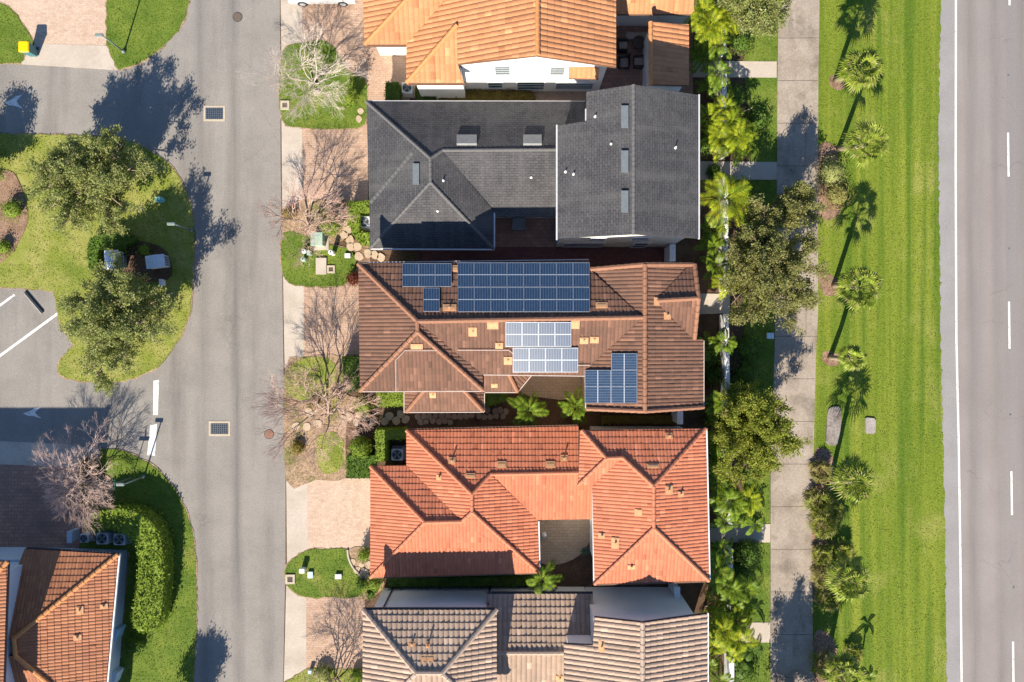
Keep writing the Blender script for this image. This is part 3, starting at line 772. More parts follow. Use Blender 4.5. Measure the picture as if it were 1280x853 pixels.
BOT = [(355,853),(384,836),(456,836),(456,930),(352,930)]
lawn(TL1, grass); lawn(TL2, grass); lawn(ISL, grass_dry, .06, 50, 'd'); lawn(LLL, grass); lawn(H1L, grass); lawn(H2L, grass); lawn(H4L, grass); lawn(BOT, grass_dry, key='d')
lawn(crv([(358,463),(381,448),(404,447),(418,455),(420,478),(404,496),(380,500),(359,490)],3), grass_dry, .065, 50, 'd')
lawn(crv([(398,545),(420,541),(430,556),(426,584),(408,592),(396,575)],3), grass_dry, .065, 50, 'd')
STRIP = [(930,-60)]+[(x-.3,y) for x,y in SWL]+[(932,920)]+[(932+rnd.uniform(-5,5),y) for y in range(880,-40,-20)]
LAWNS.append((STRIP, .04, 55, 'g')); struct('lawn', STRIP, .04, grass)

# driveways
struct('driveway', [(-20,-60),(134,-60),(134,57),(44,55),(-20,90)], .03, paver_pale); struct('driveway_apron', [(25,80.5),(44,55),(134,57.5),(148.5,88)], .036, concrete)
struct('driveway_apron', [(350,-60),(378,-60),(378,56),(352,68)], .036, concrete); struct('driveway', [(378,-60),(512,-60),(512,126),(378,126)], .03, paver)
struct('driveway_apron', [(352,146),(378,160),(378,252),(353,262)], .036, concrete); struct('driveway', [(378,155),(460,155),(460,252),(378,252)], .03, paver)
struct('driveway_apron', [(354,346),(380,358),(380,446),(356,460)], .036, concrete); struct('driveway', [(380,352),(449,352),(449,446),(380,446)], .03, paver)
struct('driveway_apron', [(358,600),(385,598),(385,687),(359,706)], .036, concrete); struct('driveway', [(385,598),(464,598),(464,687),(385,687)], .03, paver_pale)
struct('driveway_apron', [(358,732),(383,747),(383,836),(355,853)], .036, concrete); struct('driveway', [(383,745),(456,745),(456,836),(383,836)], .03, paver)
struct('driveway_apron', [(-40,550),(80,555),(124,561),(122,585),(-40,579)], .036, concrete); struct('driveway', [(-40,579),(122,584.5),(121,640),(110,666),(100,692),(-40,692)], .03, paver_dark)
# beds and patios
struct('mulch_bed', crv([(-20,222),(12,214),(24,226),(32,250),(36,275),(26,300),(10,322),(-20,330)],3), .1, mulch)
struct('mulch_bed', crv([(354,262),(378,250),(410,250),(432,250),(436,275),(430,300),(405,305),(380,296),(354,292)],3), .05, litter)
struct('mulch_bed', crv([(357,461),(380,447),(428,446),(430,490),(452,500),(436,520),(432,560),(432,598),(395,600),(358,601)],3), .05, litter)
struct('mulch_bed', [(430,300),(463,300),(463,326),(449,352),(440,356),(446,325),(436,308)], .06, mulch)
struct('mulch_bed', crv([(436,687),(463,687),(463,722),(480,726),(476,738),(461,748),(448,748),(461,735),(447,716)],3), .06, litter)
struct('mulch_bed', crv([(128,305),(150,298),(200,308),(215,330),(210,350),(170,352),(125,340)],3), .1, soil)
struct('mulch_bed', crv([(100,605),(120,592),(140,598),(141,625),(130,640),(105,640)],3), .1, litter)
for q in (crv([(1019,562),(1038,566),(1042,590),(1040,610),(1016,640),(1016,600)],3), crv([(1015,640),(1030,650),(1036,690),(1040,720),(1030,755),(1015,740)],3), crv([(1018,792),(1038,795),(1046,815),(1050,835),(1060,870),(1016,870)],3),
          crv([(1022,186),(1044,184),(1048,215),(1052,250),(1046,270),(1022,268)],3), crv([(1022,340),(1046,348),(1050,366),(1030,370)],3), crv([(1028,440),(1046,442),(1048,456),(1030,456)],3), crv([(1036,96),(1054,96),(1056,110),(1040,112)],3)):
    q = ragged(q, 1.6, 3); EXCL.append(q); struct('mulch_bed', q, .056, mulch)
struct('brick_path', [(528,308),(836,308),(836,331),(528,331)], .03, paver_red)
struct('brick_path', [(666,113),(742,113),(742,128),(666,128)], .03, paver)
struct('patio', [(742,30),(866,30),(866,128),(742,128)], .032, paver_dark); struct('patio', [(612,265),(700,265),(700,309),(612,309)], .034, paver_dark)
struct('patio', [(640,462),(738,462),(738,497),(700,500),(660,495),(648,488)], .03, patio_m)
struct('patio', [(672,640),(744,640),(744,672)]+[(690+50*math.cos(t), 662+44*math.sin(t)) for t in np.linspace(.25, PI*.85, 14)]+[(672,690)], .03, patio_m)
for q in ([(866,76.5),(970.5,77.5),(970.5,97.5),(866,97)],[(874,202),(970.5,203),(970.5,225),(874,225)],[(872,367),(912,368),(912,392),(872,393)],[(880,655),(962.5,655),(962.5,678),(880,678)],[(922,778),(962.5,778),(962.5,803),(922,803)]):
    EXCL.append(q); struct('garden_path', q, .062, concrete)
EXCL += [[(1032,510),(1052,510),(1052,558),(1032,558)],[(1080,521),(1095,521),(1095,543),(1080,543)],[(-20,222),(36,222),(36,330),(-20,330)],[(128,298),(215,298),(215,352),(128,352)]]
# ---------------------------------------------------------------- vegetation
def leaf_quads(c, a, b, n, size, asp, rng):
    """c centres, a long axis, n normal hint -> leaf shaped quads"""
    a = a/np.maximum(np.linalg.norm(a,axis=1,keepdims=True),1e-6)
    s = np.cross(a, n); s /= np.maximum(np.linalg.norm(s,axis=1,keepdims=True),1e-6)
    L = (size*rng.uniform(.6,1.3,len(c)))[:,None]
    w = L*asp*.5
    return np.stack([c-a*L*.5, c+s*w, c+a*L*.5, c-s*w], 1)

def rand_dirs(n, rng, up=0.0):
    v = rng.normal(size=(n,3)); v /= np.linalg.norm(v,axis=1,keepdims=True)
    v[:,2] += up
    return v/np.linalg.norm(v,axis=1,keepdims=True)

LF_OAK = leafmat('oak_leaves', [(.18,.225,.055),(.25,.295,.08),(.33,.36,.11),(.44,.44,.20),(.14,.18,.04)], .5)
LF_OAK_DARK = leafmat('brown_green_oak_leaves', [(.20,.23,.06),(.28,.30,.09),(.36,.36,.12),(.28,.235,.11),(.16,.185,.045)], .5)
LF_OAK_YEL = leafmat('yellow_green_oak_leaves', [(.20,.25,.035),(.30,.34,.05),(.38,.39,.07),(.26,.29,.04),(.16,.2,.03)], .5)
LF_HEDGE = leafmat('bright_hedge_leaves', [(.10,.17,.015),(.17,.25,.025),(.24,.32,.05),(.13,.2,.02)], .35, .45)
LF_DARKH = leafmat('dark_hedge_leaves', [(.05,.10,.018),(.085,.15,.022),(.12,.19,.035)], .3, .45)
LF_RUST = leafmat('rusty_leaves', [(.22,.13,.03),(.30,.2,.05),(.15,.14,.03),(.28,.16,.05)], .3)
LF_RED = leafmat('red_leaves', [(.25,.02,.04),(.35,.03,.06)], .3)
LF_PALM = leafmat('green_palm_fronds', [(.065,.125,.012),(.12,.195,.018),(.22,.28,.025)], .25, .4)
LF_PALMY = leafmat('yellow_green_palm_fronds', [(.125,.20,.012),(.20,.275,.014),(.36,.36,.02),(.08,.145,.012)], .25, .5)
LF_SABAL = leafmat('fan_palm_fronds', [(.085,.145,.012),(.14,.20,.018),(.22,.275,.035),(.31,.345,.065),(.14,.20,.018),(.3,.24,.12)], .2, .4)
LF_SAW = leafmat('olive_fan_fronds', [(.13,.17,.02),(.20,.23,.03),(.28,.28,.06),(.10,.14,.02),(.33,.27,.12)], .3, .45)
LF_ORN = leafmat('ornamental_grass_blades', [(.24,.2,.07),(.19,.19,.05),(.3,.25,.1)], .3)

def oak(name, label, base, crown, rad, lm, bm_, seed, leaves=9000, leaf=.13, nl=16, trunk=.16, group=None, cat='tree', th=None):
    rng = np.random.default_rng(seed); b = W(*base, 0); c = np.array(W(*crown)); rad = np.array(rad, float)
    t = thing(name, label, cat, b, group)
    th = th or max(.8, c[2]-rad[2]*.9)
    top = np.array([b.x*.6+c[0]*.4, b.y*.6+c[1]*.4, th])
    mb = MB(); mb.tube([b, (np.array(b)+top)/2+rng.normal(0,.04,3), top], [trunk*1.35, trunk, trunk*.85], 8)
    P, D = [], []
    lm_count = nl
    for i in range(nl):
        az = 2*PI*(i+rng.uniform(-.3,.3))/nl; el = rng.uniform(-.25,1.25) if i % 3 else rng.uniform(.7,1.4)
        dr = np.array([math.cos(az)*math.cos(el), math.sin(az)*math.cos(el), math.sin(el)])
        end = c + dr*rad*rng.uniform(.72,.98)
        mid = top*.45+end*.55 + np.array([0,0,.25])*rad[2]*.4 + rng.normal(0,.1,3)
        pl = [top, top*.7+mid*.3, mid, end]
        mb.tube(pl, [trunk*.6, trunk*.42, trunk*.27, .02], 5)
        for k in range(9):
            tt = rng.uniform(.3,1.0); j = min(2,int(tt*3)); f = tt*3-j
            q0 = np.array(pl[j])*(1-f)+np.array(pl[j+1])*f
            sd = dr*.5 + rng.normal(0,.65,3); sd[2] += .12; sd /= np.linalg.norm(sd)
            q1 = q0 + sd*rad.mean()*rng.uniform(.25,.5)
            rel = (q1-c)/rad; m = np.linalg.norm(rel)
            if m > 1.08: q1 = c+rel/m*rad*rng.uniform(.95,1.1)
            mb.tube([q0,(q0+q1)/2+rng.normal(0,.05,3),q1], [trunk*.2,trunk*.13,.012], 4, False)
            for w_ in range(6):
                r0 = q0+(q1-q0)*rng.uniform(.25,1.0)
                td = sd*.6+rng.normal(0,.6,3); td /= np.linalg.norm(td)
                ln = rng.uniform(.25,.7)*(.4+rad.mean()*.25)
                r1 = r0+td*ln
                if w_ < 3: mb.tube([r0,r1], [.014,.006], 3, False)
                P.append((r0,r1)); D.append(td)
    mb.build('trunk', bm_, t, smooth=True)
    k = max(3, int(leaves*4.8)//len(P)); A = np.array([p[0] for p in P]); B = np.array([p[1] for p in P]); Dn = np.array(D)
    idx = np.repeat(np.arange(len(P)), k); u = rng.uniform(.05,1.1,len(idx))[:,None]
    ce = A[idx]+(B[idx]-A[idx])*u + rng.normal(0,.12,(len(idx),3))
    ax = Dn[idx]*.8+rand_dirs(len(idx),rng)*.9
    Q = leaf_quads(ce, ax, None, rand_dirs(len(idx),rng,1.3), leaf, .6, rng)
    quads_mesh('crown', Q, lm, t)
    return t

def bare_tree(name, label, base, crown, spread, height, m, seed, depth=5, stems=4, r0=.07, group=None, twig=3, tan=None):
    rng = random.Random(seed); b = W(*base, 0); c = W(*crown)
    t = thing(name, label, 'tree', b, group); mbs = MB(); mbt = MB()
    lean = (c-b); 
    def rec(p, d, ln, r, dep):
        q = p+d*ln; mid = p.lerp(q,.5)+Vector((rng.gauss(0,.06),rng.gauss(0,.06),rng.gauss(0,.03)))*ln
        (mbs if dep >= depth-1 else mbt).tube([p, mid, q], [r, r*.85, r*.66], 5 if dep >= depth-1 else 3, False)
        if dep == 0: return
        for k in range(twig if dep > 1 else twig+1):
            nd = d + Vector((rng.gauss(0,.5),rng.gauss(0,.5),rng.gauss(.04,.32)))
            if dep < depth-1: nd += Vector((p.x-c.x,p.y-c.y,0)).normalized()*.22
            nd.normalize()
            s = p.lerp(q, 1.0 if k < 2 else rng.uniform(.5,.95))
            rec(s, nd, ln*rng.uniform(.6,.86), r*.62, dep-1)
    for i in range(stems):
        a = 2*PI*i/stems+rng.uniform(-.4,.4)
        d = Vector((math.cos(a)*spread, math.sin(a)*spread, 1.0))+Vector((lean.x,lean.y,0))*.3; d.normalize()
        rec(b+Vector((math.cos(a),math.sin(a),0))*.05, d, height*.36, r0, depth)
    mbs.build('trunk', m, t, smooth=True); mbt.build('crown', tan or m, t)
    return t

def name_clip(l): return 'clipped' in l
def bush(label, cx, cy, r, z, lm, seed, n=900, leaf=.11, rz=None, name='shrub', cat='shrub', group=None, ry=None, b0=0.0):
    """clipped round shrub; cx,cy pixel of its middle at height z*.6"""
    rng = np.random.default_rng(seed); p = W(cx, cy, z*.6); t = thing(name, label, cat, (p.x,p.y,0), group)
    rad = np.array([r, ry or r, z*.5]); c = np.array([p.x,p.y,z*.52+b0])
    d = rand_dirs(n, rng, .25); cl = name_clip(label); bumps = 1+(.09 if cl else .2)*np.sin(d[:,0]*7+seed)*np.sin(d[:,1]*6+seed*2)+rng.normal(0,.05 if cl else .13,n)
    ce = c+d*rad*bumps[:,None]; ce[:,2] = np.maximum(ce[:,2], .06)
    Q = leaf_quads(ce, np.cross(d, rand_dirs(n,rng))+d*.35, None, d+rand_dirs(n,rng)*.6, leaf, .6, rng)
    quads_mesh('foliage', Q, lm, t)
    mb = MB(); NS, NR = 14, 7
    vs = [tuple(c+np.array([math.cos(2*PI*i/NS)*math.sin(PI*(j+.5)/NR), math.sin(2*PI*i/NS)*math.sin(PI*(j+.5)/NR), math.cos(PI*(j+.5)/NR)])*rad*(.86 if cl else .72)) for j in range(NR) for i in range(NS)]
    fs = [(j*NS+i, (j+1)*NS+i, (j+1)*NS+(i+1)%NS, j*NS+(i+1)%NS) for j in range(NR-1) for i in range(NS)]+[tuple(range(NS)), tuple(range(NR*NS-1,(NR-1)*NS-1,-1))]
    mb.add(vs, fs); mb.build('inner_leaves', lm, t, smooth=True)
    return t

def hedge(label, poly, h, lm, seed, dens=170, leaf=.12, name='hedge', cat='hedge', rough=.07, group=None):
    """poly: pixel outline at height h"""
    rng = np.random.default_rng(seed); P = [p[:2] for p in ppx(poly, h)]
    cx = sum(p[0] for p in P)/len(P); cy = sum(p[1] for p in P)/len(P)
    t = thing(name, label, cat, (cx,cy,0), group)
    A = poly_area(P); n = int(A*dens); q = sample_poly(P, n, rng)
    top = np.c_[q, h-.04+rng.normal(0,rough,n)]
    nrm = rand_dirs(n,rng,1.2)
    Q = [leaf_quads(top, rand_dirs(n,rng)*[1,1,.5], None, nrm, leaf, .6, rng)]
    for i in range(len(P)):
        a = np.array(P[i]); b = np.array(P[(i+1)%len(P)]); L = np.linalg.norm(b-a); m = int(L*h*dens*.7)
        if m < 1: continue
        u = rng.uniform(0,1,m)[:,None]; e = a+(b-a)*u; nn = np.array([(b-a)[1],-(b-a)[0]])/max(L,1e-6)
        e = e+nn*rng.normal(0,rough*.8,m)[:,None]
        pos = np.c_[e, rng.uniform(.05,h,m)]
        n3 = np.tile([nn[0],nn[1],.3],(m,1))+rand_dirs(m,rng)*.7
        Q.append(leaf_quads(pos, rand_dirs(m,rng), None, n3, leaf, .6, rng))
    quads_mesh('foliage', np.concatenate(Q), lm, t)
    mb = MB(); mb.prism(P, 0, h-.09); mb.build('inner_leaves', lm, t)
    return t

def blades(n, L, wd, droop, rng, e0=(.3,1.2), seg=3, base=.05):
    """clump of arching blades from a point"""
    out = []
    for i in range(n):
        a = rng.uniform(0,2*PI); e = rng.uniform(*e0); l = L*rng.uniform(.6,1.1); dr = droop*rng.uniform(.6,1.3)
        h = np.array([math.cos(a),math.sin(a),0]); s = np.array([-h[1],h[0],0]); o = h*rng.uniform(0,base)
        pr = None
        for k in range(seg+1):
            t = k/seg; p = o+h*l*t*math.cos(e)+np.array([0,0,l*(math.sin(e)*t-dr*t*t)])
            w = wd*(1-t)**.7+.004
            if pr is not None: out.append([pr[0]-s*pr[1]*.5, p-s*w*.5, p+s*w*.5, pr[0]+s*pr[1]*.5])
            pr = (p,w)
    return np.array(out)

def fan_fronds(n, R_, rng, pet=.55, nb=13, bw=.085, e0=(-.45,1.2)):
    """fan palm leaves: petiole and a fan of folded blades with drooping tips"""
    out = []
    for i in range(n):
        a = i*2.39996+rng.uniform(-.25,.25); e = e0[0]+(e0[1]-e0[0])*((i+.5)/n)**.8+rng.uniform(-.12,.12)
        d = np.array([math.cos(a)*math.cos(e), math.sin(a)*math.cos(e), math.sin(e)])
        s = np.array([-math.sin(a), math.cos(a), 0]); up = np.cross(s, d)*-1
        if up[2] < 0: up = -up
        pl = R_*pet*rng.uniform(.8,1.1); hub = d*pl-np.array([0,0,.04*pl])
        out.append([s*-.016, hub+s*-.012, hub+s*.012, s*.016])
        roll = rng.uniform(-.4,.4); s2 = s*math.cos(roll)+up*math.sin(roll)
        for k in range(nb):
            f = (k/(nb-1)-.5)*2; th = f*1.3; L = R_*(1-pet)*1.15*(1-.28*f*f)*rng.uniform(.88,1.08)
            bd = d*math.cos(th)+s2*math.sin(th)
            m = hub+bd*L*.6+up*.03*R_; tip = hub+bd*L-np.array([0,0,L*rng.uniform(.1,.35)])
            x = np.cross(bd, up); x /= max(np.linalg.norm(x),1e-6)
            out.append([hub, m-x*bw*.5, m+x*bw*.5, hub+x*.006]); out.append([m-x*bw*.5, tip, tip+x*.004, m+x*bw*.5])
    return np.array(out)

def feather_fronds(n, L, rng, lf=.42, nl=22, droop=.6, e0=(-.05,1.15), lw=.05, az0=0.0):
    """feather palm leaves: arching midrib with leaflets on both sides"""
    out = []
    for i in range(n):
        a = az0+i*2.39996+rng.uniform(-.2,.2); e = e0[0]+(e0[1]-e0[0])*(i/n)+rng.uniform(-.1,.1); l = L*rng.uniform(.8,1.1); dr = droop*rng.uniform(.75,1.25)
        h = np.array([math.cos(a),math.sin(a),0]); s = np.array([-h[1],h[0],0]); tw = rng.uniform(-.35,.35)
        pt = lambda t: h*l*t*math.cos(e)*(1-.12*t)+np.array([0,0,l*(math.sin(e)*t-dr*t*t)])
        for k in range(6):
            p, q = pt(k/6), pt((k+1)/6); out.append([p-s*.018*(1-k/7), q-s*.016*(1-k/6.5), q+s*.016*(1-k/6.5), p+s*.018*(1-k/7)])
        for k in range(nl):
            t = .12+.88*(k+.5)/nl; p = pt(t); tg = pt(min(1,t+.03))-pt(t-.03); tg /= np.linalg.norm(tg)
            ll = lf*(math.sin(PI*(.16+.8*t))**.7)*rng.uniform(.85,1.1)
            up = np.cross(tg, s); up = up if up[2] > 0 else -up
            for sg in (-1,1):
                d = s*sg*math.cos(.35+tw*sg)+up*(.25+.3*sg*tw)+tg*.65; d /= np.linalg.norm(d)
                tip = p+d*ll-np.array([0,0,ll*.28]); m = p+d*ll*.45
                x = np.cross(d, up); x /= np.linalg.norm(x)
                out.append([p, m-x*lw*.5, tip, m+x*lw*.5])
    return np.array(out)

def palm(label, base, crown, kind, seed, lm, R_=1.5, n=26, tr=.17, group=None, name='palm_tree', cat='palm', stems=1):
    rng = np.random.default_rng(seed); b = W(*base,0); c = W(*crown)
    t = thing(name, label, cat, b, group); mb = MB(); Q = []
    for s in range(stems):
        bb = Vector(b); cc = Vector(c)
        if stems > 1:
            a = 2*PI*s/stems+seed; bb += Vector((math.cos(a),math.sin(a),0))*.15; cc += Vector((math.cos(a)*.55,math.sin(a)*.55,-.5*(s%2)))
        m1 = bb.lerp(cc,.5)+Vector((rng.normal(0,.04),rng.normal(0,.04),0))
        mb.tube([bb, bb.lerp(m1,.3), m1, cc-Vector((0,0,.1))], [tr*1.2,tr,tr*.92,tr*.85], 9)
        if kind == 'fan': q = fan_fronds(n, R_, rng, rng.uniform(.48,.62), int(rng.integers(10,15)), rng.uniform(.07,.1), (rng.uniform(-.75,-.3), rng.uniform(1.0,1.3)))
        else: q = feather_fronds(max(6, int(n*.8)), R_*1.1, rng, lf=R_*.27, az0=seed+s)
        Q.append(q+np.array(cc))
    mb.build('trunk', palm_bark, t, smooth=True)
    quads_mesh('crown', np.concatenate(Q), lm, t)
    return t

# ---- oaks on the left island and in the right hand strip
oak('oak_tree', 'broad olive green oak on the left island beside the upper side road', (150,243), (112,224,3.4), (4.0,3.5,1.8), LF_OAK, bark_grey, 11, 13000)
oak('oak_tree', 'round olive oak on the left island beside the parking lines', (172,400), (151,401,3.6), (4.3,4.2,1.9), LF_OAK, bark_grey, 12, 14000)
oak('oak_tree', 'brownish green oak reaching over the sidewalk beside the grey roof', (938,338), (958,335,3.6), (3.7,4.2,1.8), LF_OAK_DARK, bark, 13, 13000)
oak('oak_tree', 'yellow green oak between the salmon roof and the sidewalk', (922,532), (942,540,3.2), (3.1,4.4,1.6), LF_OAK_YEL, bark, 14, 13000)
oak('oak_tree', 'olive oak cut off by the top edge beside the sidewalk', (930,32), (946,4,3.4), (2.6,2.4,1.6), LF_OAK, bark, 15, 7500)
oak('oak_tree', 'dark green tree cut off at the left edge below the white arrow', (-14,228), (-26,196,2.2), (1.5,1.9,.9), LF_OAK, bark, 16, 4000)
oak('oak_tree', 'oak just below the picture that shades the end of the sidewalk', (975,880), (1000,915,3.6), (2.6,2.6,1.6), LF_OAK, bark, 17, 7000)
oak('oak_tree', 'oak below the picture that shades the curve of the street', (228,912), (208,940,3.0), (1.5,1.5,1.1), LF_OAK, bark, 18, 3500)
oak('oak_tree', 'small loose oak with thin crown above the white gate path', (962,262), (990,262,3.2), (1.9,2.0,1.3), LF_OAK_DARK, bark, 19, 3600, nl=7)
# ---- bare crape myrtles by the driveways
bare_tree('bare_tree', 'leafless white barked tree on the lawn in front of the orange house', (392,104), (385,85,3), .62, 4.0, bark_pale, 21, 6, 6, .05)
bare_tree('bare_tree', 'leafless tree with brownish twigs above the green transformer box', (386,284), (372,270,3), .58, 3.7, bark_grey, 22, 6, 4, .06, tan=bark_pink)
bare_tree('bare_tree', 'large leafless tree with grey twigs over the leaf litter bed', (410,518), (395,515,3.2), .62, 4.7, bark_grey, 23, 6, 5, .075, tan=bark_pink)
bare_tree('bare_tree', 'pinkish leafless tree over the dark shaded pavers at lower left', (127,590), (78,612,3), .6, 3.7, bark_pink, 241, 6, 7, .05, tan=bark_blush)
bare_tree('bare_tree', 'leafless tree at the bottom edge casting branch shadows on pavers', (420,848), (416,880,3.2), .45, 3.9, bark_grey, 25, 6, 4, .06, tan=bark_pink)
# ---- shrubs
bush('yellow green rounded shrub on the front lawn of the orange house', 436, 120, .58, 2.3, LF_HEDGE, 31, 700, .13)
bush('clipped round dark green shrub beside the green transformer box', 413, 281, .72, 1.9, LF_HEDGE, 32, 1200)
bush('clipped round shrub in front of the hedge of the salmon house', 450, 559, .72, 1.8, LF_HEDGE, 33, 1200)
bush('small leafy shrub touching the salmon roof by the pale stones', 455, 694, .46, 1.2, LF_HEDGE, 34, 500)
bush('low shrub beside the salmon roof, left one at the white wall', 451, 731, .42, .7, LF_DARKH, 35, 350)
bush('low shrub beside the salmon roof, right one at the white wall', 468, 730, .55, .8, LF_HEDGE, 36, 450)
bush('smallest low shrub on the edge of the pavers by the white wall', 464, 743, .35, .6, LF_DARKH, 37, 300)
bush('large clipped round bush in shade between white fence and sidewalk', 936, 693, .95, 1.7, LF_DARKH, 38, 1600)
bush('small shrub below the long curved hedge at lower left', 166, 808, .7, 1.0, LF_DARKH, 39, 600)
bush('rusty orange shrub under the pinkish leafless tree', 110, 583, .75, .9, LF_RUST, 40, 600)
bush('yellowish shrub at the street under the brownish leafless tree', 361, 266, .45, .7, LF_RUST, 41, 350)
bush('red leaved plant between the two bright palms of the courtyard', 714, 514, .42, .9, LF_RED, 42, 350)
bush('leafy shrub beside the hedge corner of the brown house', 454, 508, .62, 1.1, LF_HEDGE, 43, 550)
bush('olive shrub at the sidewalk edge under the second fan palm', 1040, 216, 1.0, 1.2, LF_OAK, 44, 900)
bush('straw coloured clump on the verge south of the olive shrub', 1048, 243, .95, .9, LF_ORN, 45, 800)
bush('green plant on the mulch at the left edge, upper one', 14, 262, .75, 1.0, LF_HEDGE, 46, 500)
bush('green plant on the mulch at the left edge, lower one', 3, 310, .55, .8, LF_HEDGE, 47, 350)
bush('dark red leaved shrub at the corner of the brown roof', 441, 349, .5, .7, leafmat('maroon_leaves', [(.12,.03,.02),(.18,.05,.03),(.1,.04,.02)]), 48, 400)
bush('low yellow green shrub at the bottom edge beside the tan roof', 446, 850, .7, .9, LF_HEDGE, 49, 500)
bush('grey green shrub at the bottom edge under the leafless tree', 402, 846, .8, .8, LF_OAK, 50, 500)
bush('dark shrub between the white wall and the oak on the island', 148, 303, .9, 1.0, LF_DARKH, 51, 700)
bush('small yellowish shrub in front of the mailbox units', 180, 313, .4, .7, LF_HEDGE, 52, 300)
bush('low green plant in the litter bed beside the garage hedge', 418, 500, .5, .7, LF_OAK_YEL, 53, 350)
bush('small rusty shrub in the litter bed near the street manhole', 372, 560, .5, .6, LF_RUST, 54, 300)
bush('small rusty shrub in the litter bed under the big leafless tree', 392, 505, .45, .6, LF_RUST, 55, 300)
# ---- hedges
hedge('long tall bright hedge curving round the corner of the terracotta house', crv([(104,656),(120,642),(150,636),(178,645),(196,664),(203,695),(203,740),(198,780),(186,790),(168,786),(165,765),(170,740),(172,710),(170,685),(158,668),(135,662),(112,664)],3), 1.65, LF_HEDGE, 61, 170, .17, rough=.14)
hedge('bright clipped hedge wrapped round the air conditioner of the grey house', [(435,252),(462,251),(462,264),(450,266),(449,290),(462,292),(462,306),(450,303),(440,292),(434,272)], 1.3, LF_HEDGE, 62)
hedge('square clipped hedge round the air conditioner of the salmon house', [(469,538),(507,537),(507,549),(484,550),(483,576),(470,577)], 1.4, LF_HEDGE, 63)
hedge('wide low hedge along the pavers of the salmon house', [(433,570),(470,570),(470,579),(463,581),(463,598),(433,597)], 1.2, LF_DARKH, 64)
hedge('bright yellow green hedge below the brown roof near the path', [(470,491),(506,491),(506,508),(472,508)], 1.2, LF_HEDGE, 65)
hedge('green hedge between the two small porch roofs of the brown house', [(604,491),(634,491),(633,502),(604,509)], 1.1, LF_HEDGE, 66)
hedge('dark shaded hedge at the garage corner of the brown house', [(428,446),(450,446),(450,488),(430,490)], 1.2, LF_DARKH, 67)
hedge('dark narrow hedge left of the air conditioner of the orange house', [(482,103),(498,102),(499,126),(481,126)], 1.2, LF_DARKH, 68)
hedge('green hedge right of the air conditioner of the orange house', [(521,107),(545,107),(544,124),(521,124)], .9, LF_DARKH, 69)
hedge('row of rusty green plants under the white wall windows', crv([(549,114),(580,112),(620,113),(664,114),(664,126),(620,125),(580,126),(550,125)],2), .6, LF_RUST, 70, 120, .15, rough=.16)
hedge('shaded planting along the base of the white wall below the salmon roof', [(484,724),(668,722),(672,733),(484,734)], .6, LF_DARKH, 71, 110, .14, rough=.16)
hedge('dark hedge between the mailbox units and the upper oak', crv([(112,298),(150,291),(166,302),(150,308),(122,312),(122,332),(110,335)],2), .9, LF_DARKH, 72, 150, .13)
hedge('shaded ground planting south of the right end of the brown house', [(752,520),(846,520),(846,530),(752,530)], .4, LF_RUST, 73, 90, .15, rough=.12)

# ---- fan palms on the verge
for i, (b, c, r_, n, lab) in enumerate([
    ((1044,101),(1075,88,3.7),1.45,30,'fan palm on the verge, first from the top edge'),
    ((1048,186),(1083,181,3.8),1.55,32,'fan palm on the verge beside the shaded sidewalk, second from the top'),
    ((1042,357),(1074,360,3.8),1.55,32,'fan palm on the verge with a long shadow over open grass, near the oak'),
    ((1037,447),(1066,448,3.1),.95,20,'smallest fan palm on the verge, above the rough stone slabs'),
    ((1037,603),(1066,602,3.8),1.5,30,'fan palm on the verge just below the two stone slabs'),
    ((1034,716),(1060,725,3.8),1.5,30,'fan palm on the verge among straw coloured clumps, above the leaning trunk shadow'),
    ((1035,816),(1056,842,3.6),1.35,26,'fan palm near the bottom edge of the verge with mulch at its foot')]):
    palm(lab, b, c, 'fan', 100+i, LF_SABAL, r_, n, .17)
palm('small feathery palm at the bottom edge of the verge, nearest the road', (1070,835), (1086,846,2.0), 'feather', 108, LF_PALM, .8, 9, .06)
for i, (x, y, r_, lab) in enumerate([(1026,590,.75,'yellowish palmetto clump in the mulch under the fifth fan palm'),(1025,630,1.0,'olive palmetto clump beside the sidewalk, upper of the dense row'),(1030,655,1.0,'broad olive palmetto clump in the middle of the dense row'),
        (1040,640,.9,'palmetto clump against the trunk of the fifth fan palm'),(1029,695,.75,'palmetto clump beside the bare mulch north of the straw clumps'),(1030,722,.85,'straw coloured palmetto beside the sixth fan palm'),(1036,748,.85,'lowest palmetto of the dense row, beside the long trunk shadow'),(1052,690,.8,'palmetto in the palm shadow at the right of the dense row'),
        (1030,832,.9,'palmetto at the bottom edge beside the sidewalk'),(1068,818,.6,'small dark palmetto right of the bottom mulch bed')]):
    rng = np.random.default_rng(200+i); p = W(x,y,.5); t = thing('palmetto', lab, 'palmetto', (p.x,p.y,0))
    q = fan_fronds(24, r_*1.25, rng, .5, 12, .07, (.0,1.2))+np.array([p.x,p.y,.25]); quads_mesh('fronds', q, LF_SAW if i not in (0,5) else LF_ORN, t)
    mb = MB(); mb.tube([(p.x,p.y,0),(p.x,p.y,.27)], [.12,.09], 8); mb.build('trunk', palm_bark, t)

